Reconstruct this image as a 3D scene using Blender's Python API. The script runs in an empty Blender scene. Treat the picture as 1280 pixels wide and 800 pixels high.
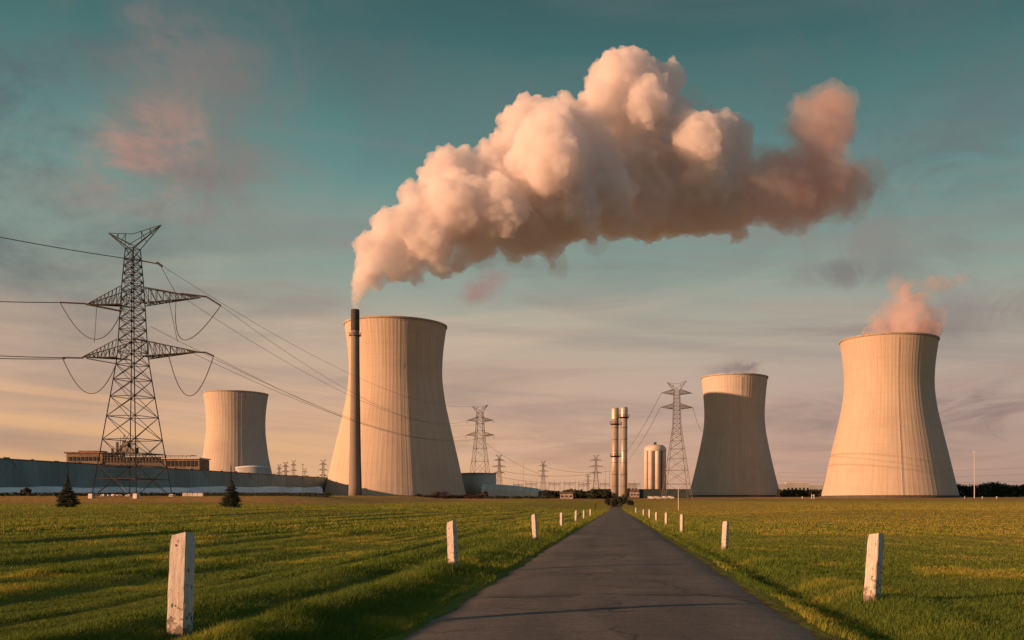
import bpy, bmesh, math, random
import numpy as np
from mathutils import Vector, Matrix
R = math.radians
rng = np.random.default_rng(7)
random.seed(7)
scene = bpy.context.scene
col = scene.collection

# ------------------------------------------------------------------ camera
FPX, HX, HY, CAMH = 1229.0, 770.0, 633.0, 1.6
cd = bpy.data.cameras.new('camera'); cam = bpy.data.objects.new('camera', cd); col.objects.link(cam)
cam.location = (0, 0, CAMH); cam.rotation_euler = (R(90), 0, 0)
cd.sensor_width = 36; cd.lens = 36*FPX/1280
cd.shift_x = (640-HX)/1280; cd.shift_y = (HY-400)/1280
cd.clip_start = .1; cd.clip_end = 60000
scene.camera = cam
scene.view_settings.view_transform = 'Standard'; scene.view_settings.look = 'None'
scene.view_settings.exposure = 0.6; scene.view_settings.gamma = 1
cy = scene.cycles
cy.use_denoising = True
cy.max_bounces = 16; cy.volume_bounces = 12; cy.diffuse_bounces = 3; cy.glossy_bounces = 2; cy.transparent_max_bounces = 16
cy.sample_clamp_indirect = 6

# ------------------------------------------------------------------ sun
SUN_EL, SUN_AZ = R(8.6), R(63)        # azimuth: from -Y (behind the camera) towards -X
sdir = Vector((-math.sin(SUN_AZ)*math.cos(SUN_EL), -math.cos(SUN_AZ)*math.cos(SUN_EL), math.sin(SUN_EL)))
sl = bpy.data.lights.new('sun', 'SUN'); sun = bpy.data.objects.new('sun', sl); col.objects.link(sun)
sun.rotation_euler = (-sdir).to_track_quat('-Z', 'Y').to_euler()
sl.energy = 5.0; sl.angle = R(.5); sl.color = (1.0, .51, .27)

# ------------------------------------------------------------------ node helper
class NT:
    def __init__(s, nt): s.nt = nt; s.N = nt.nodes; s.L = nt.links
    def n(s, t, **k):
        x = s.N.new(t)
        for a, b in k.items(): setattr(x, a, b)
        return x
    def put(s, v, sock):
        if v is None: return
        if hasattr(v, 'is_output'): s.L.new(v, sock)
        else: sock.default_value = v
    def m(s, op, a, b=None, c=None, clamp=False):
        x = s.n('ShaderNodeMath', operation=op, use_clamp=clamp)
        for i, v in enumerate((a, b, c)): s.put(v, x.inputs[i])
        return x.outputs[0]
    def mul(s, a, b): return s.m('MULTIPLY', a, b)
    def add(s, a, b): return s.m('ADD', a, b)
    def mix(s, f, a, b, mode='MIX'):
        x = s.n('ShaderNodeMixRGB', blend_type=mode)
        for i, v in enumerate((f, a, b)):
            if isinstance(v, tuple) and len(v) == 3: v = v+(1,)
            s.put(v, x.inputs[i])
        return x.outputs[0]
    def noise(s, vec, scale=1, detail=4, rough=.55, dist=0):
        x = s.n('ShaderNodeTexNoise'); s.put(vec, x.inputs['Vector'])
        x.inputs['Scale'].default_value = scale; x.inputs['Detail'].default_value = detail
        x.inputs['Roughness'].default_value = rough; x.inputs['Distortion'].default_value = dist
        return x.outputs['Fac']
    def ramp(s, f, pts, interp='LINEAR'):
        x = s.n('ShaderNodeValToRGB'); cr = x.color_ramp; cr.interpolation = interp
        while len(cr.elements) < len(pts): cr.elements.new(.5)
        for e, (p, c) in zip(cr.elements, pts):
            e.position = p; e.color = tuple(c)+(1,) if not isinstance(c, (int, float)) else (c, c, c, 1)
        s.put(f, x.inputs[0]); return x.outputs[0]
    def step(s, f, a, b):
        x = s.n('ShaderNodeMapRange', interpolation_type='SMOOTHSTEP')
        s.put(f, x.inputs[0]); x.inputs[1].default_value = a; x.inputs[2].default_value = b
        return x.outputs[0]
    def scale(s, vec, sc):
        x = s.n('ShaderNodeVectorMath', operation='MULTIPLY'); s.put(vec, x.inputs[0]); x.inputs[1].default_value = sc
        return x.outputs[0]
    def sep(s, vec):
        x = s.n('ShaderNodeSeparateXYZ'); s.put(vec, x.inputs[0]); return x.outputs
    def comb(s, a, b, c):
        x = s.n('ShaderNodeCombineXYZ')
        for i, v in enumerate((a, b, c)): s.put(v, x.inputs[i])
        return x.outputs[0]

def srgb(r, g, b):
    f = lambda c: (c/255/12.92) if c/255 <= .04045 else ((c/255+.055)/1.055)**2.4
    return (f(r), f(g), f(b))

# ------------------------------------------------------------------ world (dusk sky with drifting cloud)
world = bpy.data.worlds.new('World'); scene.world = world; world.use_nodes = True
w = NT(world.node_tree); w.N.clear()
wo = w.n('ShaderNodeOutputWorld'); bg = w.n('ShaderNodeBackground'); w.L.new(bg.outputs[0], wo.inputs[0])
sky = w.n('ShaderNodeTexSky', sky_type='NISHITA'); sky.sun_disc = False
sky.sun_elevation = SUN_EL; sky.sun_rotation = math.pi+SUN_AZ; sky.air_density = 1.2; sky.dust_density = 2.0
tc = w.n('ShaderNodeTexCoord').outputs['Generated']
sx, sy, sz = w.sep(tc)
az = w.m('ARCTAN2', sx, sy)
hor = w.m('SQRT', w.add(w.mul(sx, sx), w.mul(sy, sy)))
el = w.m('ARCTAN2', sz, hor)
def ae(px, py):
    X = (px-HX)/FPX; Z = (HY-py)/FPX
    return math.atan2(X, 1), math.atan2(Z, math.hypot(X, 1))
uv = w.comb(az, el, 0.0)
warp = w.noise(uv, 3.0, 5, .6)
elw = w.add(el, w.mul(w.m('SUBTRACT', warp, .5), .05))
grad = w.ramp(w.m('MULTIPLY', elw, 1/.62), [
    (0.0, srgb(188, 146, 126)), (.06, srgb(200, 160, 141)), (.17, srgb(192, 165, 152)), (.28, srgb(176, 168, 152)),
    (.38, srgb(140, 157, 146)), (.52, srgb(98, 140, 135)), (.70, srgb(64, 108, 108)), (.84, srgb(48, 82, 85)), (1.0, srgb(38, 62, 67))])
# warmer towards the sun (left), cooler and greyer to the right
side = w.step(az, .35, -.6)
c = w.mix(w.mul(side, w.step(el, .22, .0)), grad, srgb(238, 182, 126))
side_r = w.step(az, .0, .45)
c = w.mix(w.mul(w.mul(side_r, w.step(el, .3, .02)), .45), c, srgb(146, 128, 122))
# stretched stratus bands near the horizon
st = w.noise(w.scale(uv, (2.2, 16, 1)), 1.0, 6, .55, .6)
st = w.mul(w.step(st, .48, .66), w.mul(w.step(el, .42, .12), w.step(el, .0, .03)))
c = w.mix(w.mul(st, w.add(w.mul(side_r, .35), .45)), c, srgb(134, 112, 112))
st2 = w.noise(w.scale(uv, (1.6, 11, 4)), 1.3, 6, .5, .4)
st2 = w.mul(w.step(st2, .5, .7), w.mul(w.step(el, .38, .15), w.step(el, .04, .1)))
c = w.mix(w.mul(st2, .55), c, srgb(176, 150, 138))
st3 = w.noise(w.comb(w.mul(az, 1.5), w.add(w.mul(el, 30.0), w.mul(az, 2.0)), 7.0), 1.2, 7, .62, .5)
st3 = w.mul(w.step(st3, .46, .7), w.mul(w.step(el, .44, .2), w.step(el, .01, .05)))
c = w.mix(w.mul(st3, .42), c, srgb(150, 136, 132))
st4 = w.noise(w.comb(w.mul(az, 1.2), w.add(w.mul(el, 22.0), w.mul(az, -3.0)), 3.0), 1.0, 7, .62, .5)
c = w.mix(w.mul(w.mul(w.step(st4, .5, .72), w.mul(w.step(el, .3, .12), w.step(el, .01, .05))), .4), c, srgb(222, 184, 158))
# high grey veil
c = w.mix(w.mul(w.step(el, .3, .5), .22), c, srgb(60, 74, 74))
vn = w.noise(w.scale(uv, (1.4, 3.2, 1)), 1.7, 6, .58, .8)
veil = w.mul(w.step(vn, .42, .68), w.step(el, .12, .3))
c = w.mix(w.mul(veil, .45), c, srgb(98, 112, 112))
def patch(px, py, rx, ry, rot=0):
    a0, e0 = ae(px, py)
    da = w.m('SUBTRACT', az, a0); de = w.m('SUBTRACT', el, e0)
    cr, sr = math.cos(rot), math.sin(rot)
    x = w.m('DIVIDE', w.add(w.mul(da, cr), w.mul(de, sr)), rx/FPX)
    y = w.m('DIVIDE', w.m('SUBTRACT', w.mul(de, cr), w.mul(da, sr)), ry/FPX)
    d = w.add(w.mul(x, x), w.mul(y, y))
    return w.m('EXPONENT', w.mul(d, -1.0))
def cloud(px, py, rx, ry, colr, amt, rot=0, lo=.2, hi=.75, ns=9.0, seed=0.0, sy_=1.0):
    global c
    n1 = w.noise(w.comb(w.add(az, seed), w.mul(el, sy_*1.3), seed), ns*.8, 9, .66, .9)
    f = w.mul(patch(px, py, rx*1.25, ry*1.25, rot), w.step(n1, .30, .72))
    c = w.mix(w.mul(w.step(f, .03, .8), amt), c, colr)
cloud(40, 90, 190, 220, srgb(90, 102, 104), .85, 0, .15, .9, 5, 1.3)
cloud(215, 215, 115, 55, srgb(140, 122, 116), .85, .15, .2, .75, 8, 2.1)
cloud(190, 190, 62, 46, srgb(196, 146, 126), 1.0, .9, .3, .85, 11, 2.6)
cloud(178, 205, 60, 22, srgb(170, 130, 120), .7, .5, .3, .85, 16, 3.6)
cloud(255, 215, 40, 12, srgb(120, 104, 102), .8, .1, .3, .85, 14, 3.9)
cloud(225, 110, 75, 90, srgb(124, 120, 116), .6, 0, .25, .85, 9, 3.3)
cloud(190, 42, 75, 32, srgb(138, 120, 116), .7, -.1, .25, .85, 12, 4.4)
cloud(312, 92, 50, 55, srgb(128, 112, 110), .75, 0, .25, .9, 9, 5.5)
cloud(455, 70, 70, 45, srgb(92, 100, 104), .5, 0, .25, .9, 9, 6.5)
cloud(1140, 70, 230, 130, srgb(92, 106, 108), .6, .3, .25, .9, 6, 7.5)
cloud(1170, 195, 120, 45, srgb(104, 112, 112), .7, .1, .25, .85, 9, 8.5)
cloud(1060, 285, 110, 50, srgb(140, 130, 124), .65, .1, .25, .85, 9, 9.5)
cloud(1055, 342, 55, 14, srgb(120, 108, 108), .7, .05, .3, .75, 16, 10.5)
cloud(1250, 300, 150, 50, srgb(128, 126, 122), .5, .15, .25, .8, 7, 11.5)
cloud(1230, 395, 110, 26, srgb(130, 116, 114), .6, .1, .25, .75, 9, 11.9)
cloud(1215, 520, 170, 34, srgb(120, 100, 102), .85, .12, .25, .7, 7, 12.5, 3)
cloud(1020, 520, 90, 26, srgb(142, 116, 112), .5, .05, .25, .7, 7, 12.9, 3)
cloud(1240, 470, 120, 10, srgb(172, 140, 130), .6, .12, .25, .7, 7, 12.2, 3)
cloud(1200, 570, 200, 18, srgb(190, 146, 128), .5, 0, .25, .7, 7, 13.5, 3)
cloud(670, 560, 120, 22, srgb(150, 120, 114), .45, 0, .25, .7, 6, 14.5, 4)
cloud(680, 515, 140, 16, srgb(168, 138, 128), .5, 0, .25, .7, 6, 15.5, 4)
cloud(602, 360, 26, 14, srgb(160, 124, 116), .8, .5, .3, .9, 22, 16.5)
cloud(935, 459, 42, 8, srgb(134, 108, 108), .8, .1, .3, .8, 18, 17.5)
cloud(60, 430, 150, 30, srgb(172, 150, 138), .5, 0, .25, .8, 7, 18.5, 3)
anti = w.mul(w.step(az, .62, 1.3), w.step(az, 3.14, 2.2))
c = w.mix(w.mul(anti, .85), c, srgb(104, 136, 150))
below = w.step(el, .0, -.02)
c = w.mix(below, c, srgb(70, 66, 58))
nsk = w.n('ShaderNodeBackground'); w.L.new(sky.outputs[0], nsk.inputs[0]); nsk.inputs[1].default_value = .06
w.put(c, bg.inputs[0]); bg.inputs[1].default_value = .70
mixs = w.n('ShaderNodeMixShader'); mixs.inputs[0].default_value = .08
w.L.new(bg.outputs[0], mixs.inputs[1]); w.L.new(nsk.outputs[0], mixs.inputs[2]); w.L.new(mixs.outputs[0], wo.inputs[0])

# ------------------------------------------------------------------ materials
def mat(name, c1, c2=None, scale=3.0, rough=.85, metal=0, bump=0, sc=(1, 1, 1), detail=5, lo=.35, hi=.65, coords='Object', bdist=.05):
    m = bpy.data.materials.new(name); m.use_nodes = True
    t = NT(m.node_tree); b = t.N['Principled BSDF']
    b.inputs['Roughness'].default_value = rough; b.inputs['Metallic'].default_value = metal
    v = t.scale(t.n('ShaderNodeTexCoord').outputs[coords], sc)
    if c2 is None: c2 = tuple(x*.7 for x in c1)
    f = t.noise(v, scale, detail, .6)
    t.L.new(t.mix(t.step(f, lo, hi), c2, c1), b.inputs['Base Color'])
    if bump:
        bn = t.n('ShaderNodeBump'); bn.inputs['Strength'].default_value = bump; bn.inputs['Distance'].default_value = bdist
        t.L.new(f, bn.inputs['Height']); t.L.new(bn.outputs[0], b.inputs['Normal'])
    return m
M = {}
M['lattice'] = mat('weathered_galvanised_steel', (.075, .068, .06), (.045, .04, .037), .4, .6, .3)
M['far_lattice'] = mat('hazed_steel_far', (.17, .14, .13), (.12, .10, .095), .4, .7, .1)  # paler, pinker steel: distance haze put into the colour
M['wire'] = mat('conductor_cable', (.11, .10, .095), (.08, .072, .066), .4, .6, .3)
M['insulator'] = mat('insulator_ceramic', (.035, .025, .022), (.05, .035, .03), 2, .4)
M['leaf_dark'] = mat('dark_foliage', (.045, .052, .024), (.02, .026, .014), .6, .9)
M['leaf_con'] = mat('conifer_needles', (.05, .06, .026), (.02, .028, .015), 1.2, .9)
M['leaf_red'] = mat('russet_foliage', (.075, .04, .028), (.035, .024, .018), .6, .9)
M['leaf_yellow'] = mat('yellowing_leaves', (.25, .22, .03), (.14, .14, .03), 1.2, .9)
M['bark'] = mat('bark', (.07, .05, .035), (.035, .026, .02), 6, .95)
M['steel_stack'] = mat('stainless_cladding', (.56, .46, .35), (.40, .32, .25), .12, .42, .25, 0, (1, 1, .25))
M['dark_steel'] = mat('dark_painted_steel', (.09, .07, .055), (.05, .04, .035), .8, .6, .3)
M['silo'] = mat('silo_cladding', (.60, .52, .45), (.48, .41, .35), .15, .6, 0, 0, (1, 1, .3))
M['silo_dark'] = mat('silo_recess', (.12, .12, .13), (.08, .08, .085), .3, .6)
M['wall_teal'] = mat('teal_corrugated_sheet', (.19, .285, .29), (.125, .195, .205), .05, .6, 0, 0, (1, 1, .35), 7)
M['wall_patch'] = mat('faded_sheet', (.2, .25, .26), (.13, .18, .19), .2, .7)
M['rust'] = mat('rusty_coping', (.25, .13, .08), (.12, .07, .05), .3, .85)
M['white_sheet'] = mat('white_sheeting', (.80, .82, .86), (.58, .60, .66), .08, .6, 0, 0, (1, 1, 1), 6)
M['shed_brown'] = mat('brown_brick_and_plaster', (.2, .15, .105), (.11, .08, .06), .12, .85, 0, 0, (1, 1, 3))
M['glass_dark'] = mat('dark_window_glass', (.03, .035, .04), (.02, .022, .025), .5, .2)
M['tank_conc'] = mat('tank_concrete', (.40, .40, .38), (.29, .30, .29), .06, .85, 0, 0, (1, 1, .4), 6)
M['dome_white'] = mat('pale_sheet_roof', (.66, .64, .60), (.5, .49, .46), .05, .7, 0, 0, (1, .3, 1), 6)
M['hedge'] = mat('hedge', (.03, .04, .022), (.016, .02, .012), .4, .95)
M['concrete_box'] = mat('pale_concrete', (.6, .55, .5), (.42, .38, .34), .6, .85)
M['shed_dark'] = mat('dark_green_cladding', (.025, .05, .045), (.015, .03, .028), .1, .8)
M['house'] = mat('pale_render', (.4, .34, .3), (.25, .21, .19), .2, .9)
M['pole_white'] = mat('white_painted_metal', (.7, .68, .64), (.5, .48, .45), 1, .6)

def new(name, m, parent=None, mesh=None):
    me = mesh; o = bpy.data.objects.new(name, me); col.objects.link(o)
    if m is not None and not me.materials: me.materials.append(m)
    if parent: o.parent = parent
    return o
def tag(o, label=None, cat=None, group=None, kind=None):
    if label: o['label'] = label
    if cat: o['category'] = cat
    if group: o['group'] = group
    if kind: o['kind'] = kind
    return o
def empty(name, loc, label, cat, group=None, rz=0):
    o = bpy.data.objects.new(name, None); col.objects.link(o); o.location = loc; o.rotation_euler.z = rz
    return tag(o, label, cat, group)
def npmesh(name, V, F, smooth=False):
    me = bpy.data.meshes.new(name); V = np.asarray(V, dtype=np.float32); F = np.asarray(F, dtype=np.int32)
    me.vertices.add(len(V)); me.vertices.foreach_set('co', V.ravel())
    k = F.shape[1]; me.loops.add(F.size); me.loops.foreach_set('vertex_index', F.ravel())
    me.polygons.add(len(F)); me.polygons.foreach_set('loop_start', np.arange(0, F.size, k, dtype=np.int32))
    if smooth: me.polygons.foreach_set('use_smooth', np.ones(len(F), dtype=bool))
    me.update(calc_edges=True); return me
class MB:
    """collects boxes, bars and lathes into one mesh"""
    def __init__(s): s.v = []; s.f = []
    def box(s, c, d, rz=0, top=1.0):
        i = len(s.v); cr, sr = math.cos(rz), math.sin(rz)
        for z in (-1, 1):
            k = 1 if z < 0 else top
            for x, y in ((-1, -1), (1, -1), (1, 1), (-1, 1)):
                a, b = x*d[0]/2*k, y*d[1]/2*k
                s.v.append((c[0]+a*cr-b*sr, c[1]+a*sr+b*cr, c[2]+z*d[2]/2))
        s.f += [[i+a for a in q] for q in ((0, 3, 2, 1), (4, 5, 6, 7), (0, 1, 5, 4), (1, 2, 6, 5), (2, 3, 7, 6), (3, 0, 4, 7))]
        return s
    def bar(s, p, q, w_, n=4, w2=None):
        p = Vector(p); q = Vector(q); d = q-p
        if d.length < 1e-6: return s
        u = d.orthogonal().normalized(); v = d.cross(u).normalized(); i = len(s.v)
        for P_, ww in ((p, w_), (q, w2 or w_)):
            for k in range(n):
                a = 2*math.pi*(k+.5)/n; s.v.append(tuple(P_+(u*math.cos(a)+v*math.sin(a))*ww*.7))
        for k in range(n):
            s.f.append([i+k, i+(k+1) % n, i+n+(k+1) % n, i+n+k])
        s.f.append([i+n+k for k in range(n)]); s.f.append([i+n-1-k for k in range(n)])
        return s
    def tube(s, pts, w_, n=5):
        i = len(s.v); m = len(pts); pts = [Vector(p) for p in pts]
        for j, p in enumerate(pts):
            d = (pts[min(j+1, m-1)]-pts[max(j-1, 0)]).normalized()
            u = d.cross(Vector((0, 0, 1)));
            if u.length < .01: u = d.cross(Vector((0, 1, 0)))
            u.normalize(); v = d.cross(u)
            for k in range(n):
                a = 2*math.pi*k/n; s.v.append(tuple(p+(u*math.cos(a)+v*math.sin(a))*w_))
        for j in range(m-1):
            for k in range(n):
                s.f.append([i+j*n+k, i+j*n+(k+1) % n, i+(j+1)*n+(k+1) % n, i+(j+1)*n+k])
        return s
    def lathe(s, prof, n=48, c=(0, 0, 0), cap=True, a0=0, a1=2*math.pi):
        i = len(s.v); m = len(prof)
        for r, z in prof:
            for k in range(n):
                a = a0+(a1-a0)*k/n; s.v.append((c[0]+r*math.cos(a), c[1]+r*math.sin(a), c[2]+z))
        for j in range(m-1):
            for k in range(n):
                s.f.append([i+j*n+k, i+j*n+(k+1) % n, i+(j+1)*n+(k+1) % n, i+(j+1)*n+k])
        if cap:
            s.f.append([i+n-1-k for k in range(n)]); s.f.append([i+(m-1)*n+k for k in range(n)])
        return s
    def build(s, name, m, parent=None, smooth=False):
        me = bpy.data.meshes.new(name); me.from_pydata(s.v, [], s.f)
        if smooth:
            for p in me.polygons: p.use_smooth = len(p.vertices) < 7
        me.update(); return new(name, m, parent, me)

# ------------------------------------------------------------------ ground
def vnoise(x, y, seed=0):
    x = np.asarray(x, float); y = np.asarray(y, float)
    xi = np.floor(x).astype(np.int64); yi = np.floor(y).astype(np.int64)
    fx = x-xi; fy = y-yi; fx = fx*fx*(3-2*fx); fy = fy*fy*(3-2*fy)
    def h(a, b):
        n = (a*374761393+b*668265263+seed*982451653) & 0x7fffffff
        n = ((n ^ (n >> 13))*1274126177) & 0x7fffffff
        return ((n ^ (n >> 16)) & 0xffff)/65535.0
    return (h(xi, yi)*(1-fx)+h(xi+1, yi)*fx)*(1-fy)+(h(xi, yi+1)*(1-fx)+h(xi+1, yi+1)*fx)*fy
def fbm(x, y, seed=0, o=4):
    r = 0; a = .5; t = 0
    for k in range(o): r = r+a*vnoise(x*2**k, y*2**k, seed+k); t += a; a *= .5
    return r/t
def sstep(x, a, b):
    t = np.clip((np.asarray(x, float)-a)/(b-a), 0, 1); return t*t*(3-2*t)
TY = [-500, 60, 150, 200, 330, 500, 670, 850, 1000, 1400, 2500, 60000]
TH = [0, 0, .95, 1.25, 2.4, 3.8, 5.35, 9.3, 11.5, 15.6, 26.5, 30]
RYs = [-500, 300, 400, 450, 520, 700, 850, 1000, 1400, 2500, 60000]
RHs = [0, 0, .35, .9, 1.9, 5.2, 9.3, 11.5, 15.6, 26.5, 30]
def base_h(X, Y):
    X = np.asarray(X, float); Y = np.asarray(Y, float)
    fh = np.interp(Y, TY, TH); rh = np.interp(Y, RYs, RHs)
    s = sstep(np.abs(X), 5, 50); h = rh*(1-s)+fh*s
    # dirt embankment under the big pylon
    bank = sstep(Y+.12*X, 265, 322)*sstep(-X, 78, 118)*(1-sstep(Y, 520, 700))
    plate = 4.95+np.clip(Y-330, 0, 500)*.0118
    return h*(1-bank)+np.maximum(h, plate)*bank
def rowh(X, Y):
    """mown rows, parallel to the road, and uneven turf"""
    X = np.asarray(X, float); Y = np.asarray(Y, float)
    off = sstep(np.abs(X), 2.9, 5.0)
    far = 1-sstep(Y, 150, 400)
    row = fbm(X/1.2+fbm(X*0, Y/30, 5)*1.2, Y/60, 11, 3)-.5
    rough = fbm(X/.9, Y/1.6, 23, 3)-.5
    k = np.where(X < 0, .46, .16)
    bankl = .07*sstep(-X, 2.9, 4.3)*(1-sstep(-X, 5.5, 14))
    ditch = -.15*np.exp(-((X-3.45)/.42)**2)+.05*np.exp(-((X-4.6)/.8)**2)
    return off*far*(row*k+rough*.08)+(bankl+ditch)*(1-sstep(Y, 250, 400))
ROADH = .035
def gz(X, Y): return float(base_h(X, Y)+rowh(X, Y)-.03*(1-sstep(abs(X), 2.5, 3.0)))
def grid(xs, ys, zf):
    X, Y = np.meshgrid(xs, ys); Z = zf(X, Y)
    V = np.stack([X.ravel(), Y.ravel(), Z.ravel()], 1); nx, ny = len(xs), len(ys)
    i = (np.arange(ny-1)[:, None]*nx+np.arange(nx-1)[None]).ravel()
    return V, np.stack([i, i+1, i+nx+1, i+nx], 1)
pos = np.concatenate([np.arange(0, 8, .2), np.arange(8, 40, .4), np.arange(40, 90, 1.0), np.geomspace(90, 14000, 70)])
xs = np.concatenate([-pos[:0:-1], pos])
ys = np.concatenate([[-400, -150, -60, -25, -8, 0], np.arange(4, 60, .5), np.geomspace(60, 340, 130), np.geomspace(345, 1500, 90), np.geomspace(1550, 30000, 30)])
V, F = grid(xs, ys, lambda X, Y: base_h(X, Y)+rowh(X, Y)-.03*(1-sstep(np.abs(X), 2.5, 3.0)))
def field_material():
    m = bpy.data.materials.new('field_grass'); m.use_nodes = True
    t = NT(m.node_tree); b = t.N['Principled BSDF']; b.inputs['Roughness'].default_value = .95
    b.inputs['Specular IOR Level'].default_value = .1
    P = t.n('ShaderNodeNewGeometry').outputs['Position']; x, y, z = t.sep(P)
    n1 = t.noise(t.scale(P, (.35, .04, 0)), 1, 5, .6)
    n2 = t.noise(P, 5.0, 4, .7)
    n3 = t.noise(t.scale(P, (.05, .02, 0)), 1, 4, .6)
    green = t.mix(t.step(n1, .35, .65), (.065, .095, .015), (.13, .16, .022))
    green = t.mix(t.mul(t.step(n2, .4, .7), .6), green, (.15, .15, .028))
    yell = t.mix(t.step(n2, .3, .7), (.20, .165, .028), (.40, .29, .055))
    rightf = t.mul(t.step(x, 2, 60), .55)
    farf = t.step(y, 60, 420)
    f = t.m('ADD', t.mul(t.step(n3, .4, .62), .35), t.add(rightf, t.mul(farf, .75)), clamp=True)
    cc = t.mix(f, green, yell)
    # bare reddish earth: the bank and the far edge of the field
    dn = t.noise(t.scale(P, (.02, .05, 0)), 1, 5, .6)
    yb = t.add(y, t.mul(t.m('SUBTRACT', dn, .5), 60))
    bankm = t.mul(t.step(t.add(yb, t.mul(x, .12)), 268, 300), t.step(x, -72, -100))
    farm = t.step(t.add(y, t.mul(t.m('SUBTRACT', dn, .5), 200)), 700, 800)
    dirt = t.mix(t.step(t.noise(P, .5, 4, .7), .4, .65), (.36, .18, .07), (.52, .30, .115))
    cc = t.mix(t.m('MAXIMUM', bankm, t.mul(farm, .85)), cc, dirt)
    spot = t.mul(t.step(t.noise(t.scale(P, (1, .6, 0)), .55, 3, .6), .66, .75), t.step(y, 90, 20))
    cc = t.mix(t.mul(spot, .7), cc, (.26, .15, .05))
    # worn earth beside the asphalt
    ax = t.m('ABSOLUTE', x); n4 = t.noise(P, 2.2, 4, .65)
    edge = t.step(t.add(ax, t.mul(n4, .7)), 3.0, 2.8)
    cc = t.mix(edge, cc, (.07, .06, .036))
    t.L.new(cc, b.inputs['Base Color'])
    bn = t.n('ShaderNodeBump'); bn.inputs['Strength'].default_value = .9; bn.inputs['Distance'].default_value = .12
    hh = t.add(t.noise(t.scale(P, (1, 1, 0)), 3.2, 5, .75), t.mul(t.noise(t.scale(P, (.8, .05, 0)), 1, 4, .6), 1.6))
    t.L.new(hh, bn.inputs['Height']); t.L.new(bn.outputs[0], b.inputs['Normal'])
    return m
M['field'] = field_material()
field = new('field', M['field'], None, npmesh('field', V, F, True)); tag(field, kind='structure')

def road_material():
    m = bpy.data.materials.new('worn_asphalt'); m.use_nodes = True
    t = NT(m.node_tree); b = t.N['Principled BSDF']; b.inputs['Roughness'].default_value = .8
    b.inputs['Specular IOR Level'].default_value = .35
    P = t.n('ShaderNodeNewGeometry').outputs['Position']; x, y, z = t.sep(P)
    n1 = t.noise(t.scale(P, (.5, .22, 0)), 1.2, 6, .62)
    cc = t.mix(t.step(n1, .3, .7), (.115, .098, .088), (.18, .155, .138))
    lines = t.noise(t.scale(P, (.9, 9, 0)), 1.0, 5, .7); cc = t.mix(t.mul(t.step(lines, .42, .68), .75), cc, (.07, .06, .055))
    sp = t.noise(P, 14, 4, .75); cc = t.mix(t.mul(t.step(sp, .52, .66), .5), cc, (.25, .22, .19)); cc = t.mix(t.mul(t.step(sp, .46, .36), .5), cc, (.05, .043, .04))
    g = t.noise(P, 55, 2, .8); cc = t.mix(t.mul(t.step(g, .5, .75), .5), cc, (.19, .17, .16))
    cc = t.mix(t.mul(t.step(g, .45, .25), .6), cc, (.03, .027, .026))
    # wheel tracks
    tr = t.m('ABSOLUTE', t.m('SUBTRACT', t.m('ABSOLUTE', x), 1.0))
    cc = t.mix(t.mul(t.step(tr, .5, .1), .22), cc, (.05, .045, .043))
    # transverse dark bands and thin cracks
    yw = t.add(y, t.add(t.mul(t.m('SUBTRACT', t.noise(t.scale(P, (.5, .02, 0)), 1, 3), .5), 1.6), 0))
    cross_bands = None
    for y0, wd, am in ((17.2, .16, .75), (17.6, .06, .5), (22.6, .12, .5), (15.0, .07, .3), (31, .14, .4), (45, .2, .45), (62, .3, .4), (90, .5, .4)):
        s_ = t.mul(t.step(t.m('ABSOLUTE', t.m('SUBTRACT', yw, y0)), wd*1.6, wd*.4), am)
        cross_bands = s_ if cross_bands is None else t.m('MAXIMUM', cross_bands, s_)
    cross_bands = t.mul(cross_bands, t.step(t.noise(t.scale(P, (.7, .3, 0)), 1, 3), .34, .5))
    cc = t.mix(cross_bands, cc, (.022, .02, .02))
    vor = t.n('ShaderNodeTexVoronoi', feature='DISTANCE_TO_EDGE'); vor.inputs['Scale'].default_value = .45
    wv = t.n('ShaderNodeVectorMath', operation='ADD'); t.L.new(P, wv.inputs[0])
    nc = t.n('ShaderNodeTexNoise'); nc.inputs['Scale'].default_value = 1.4; nc.inputs['Detail'].default_value = 5; t.L.new(P, nc.inputs['Vector'])
    t.L.new(nc.outputs['Color'], wv.inputs[1]); t.L.new(wv.outputs[0], vor.inputs['Vector'])
    ck = t.mul(t.step(vor.outputs[0], .03, .008), t.step(t.noise(P, .16, 3), .44, .54))
    cc = t.mix(t.mul(ck, .7), cc, (.02, .018, .017))
    ax = t.m('ABSOLUTE', x); edge = t.step(t.add(ax, t.mul(t.noise(P, 3.0, 5, .7), .5)), 2.62, 3.0)
    cc = t.mix(t.mul(edge, .75), cc, (.15, .12, .085))
    pt = t.step(t.noise(t.scale(P, (.35, .12, 0)), 1.0, 2, .4), .55, .58); cc = t.mix(t.mul(pt, .35), cc, (.055, .048, .045))
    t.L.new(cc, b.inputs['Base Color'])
    bn = t.n('ShaderNodeBump'); bn.inputs['Strength'].default_value = .6; bn.inputs['Distance'].default_value = .01
    t.L.new(t.add(t.add(g, t.mul(sp, 2.5)), t.mul(n1, 3)), bn.inputs['Height']); t.L.new(bn.outputs[0], b.inputs['Normal'])
    return m
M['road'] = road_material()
rys = np.concatenate([[-100, -20, 0], np.arange(4, 80, .5), np.geomspace(80, 470, 60)])
rn = 14
RV = []; RF = []
for j, yy in enumerate(rys):
    el_ = -2.72+.5*(float(fbm(yy/.9, 0.3, 41))-.5); er_ = 2.62+.5*(float(fbm(yy/.9, 9.3, 43))-.5)
    for k in range(rn+1):
        u = k/rn; x_ = el_+(er_-el_)*u
        crown = .05*(1-((x_)/2.7)**2)
        RV.append((x_, yy, float(base_h(0, yy))+crown+.012*(float(fbm(x_/.8, yy/2.4, 77))-.5)*2-(.05 if k in (0, rn) else 0)))
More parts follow.
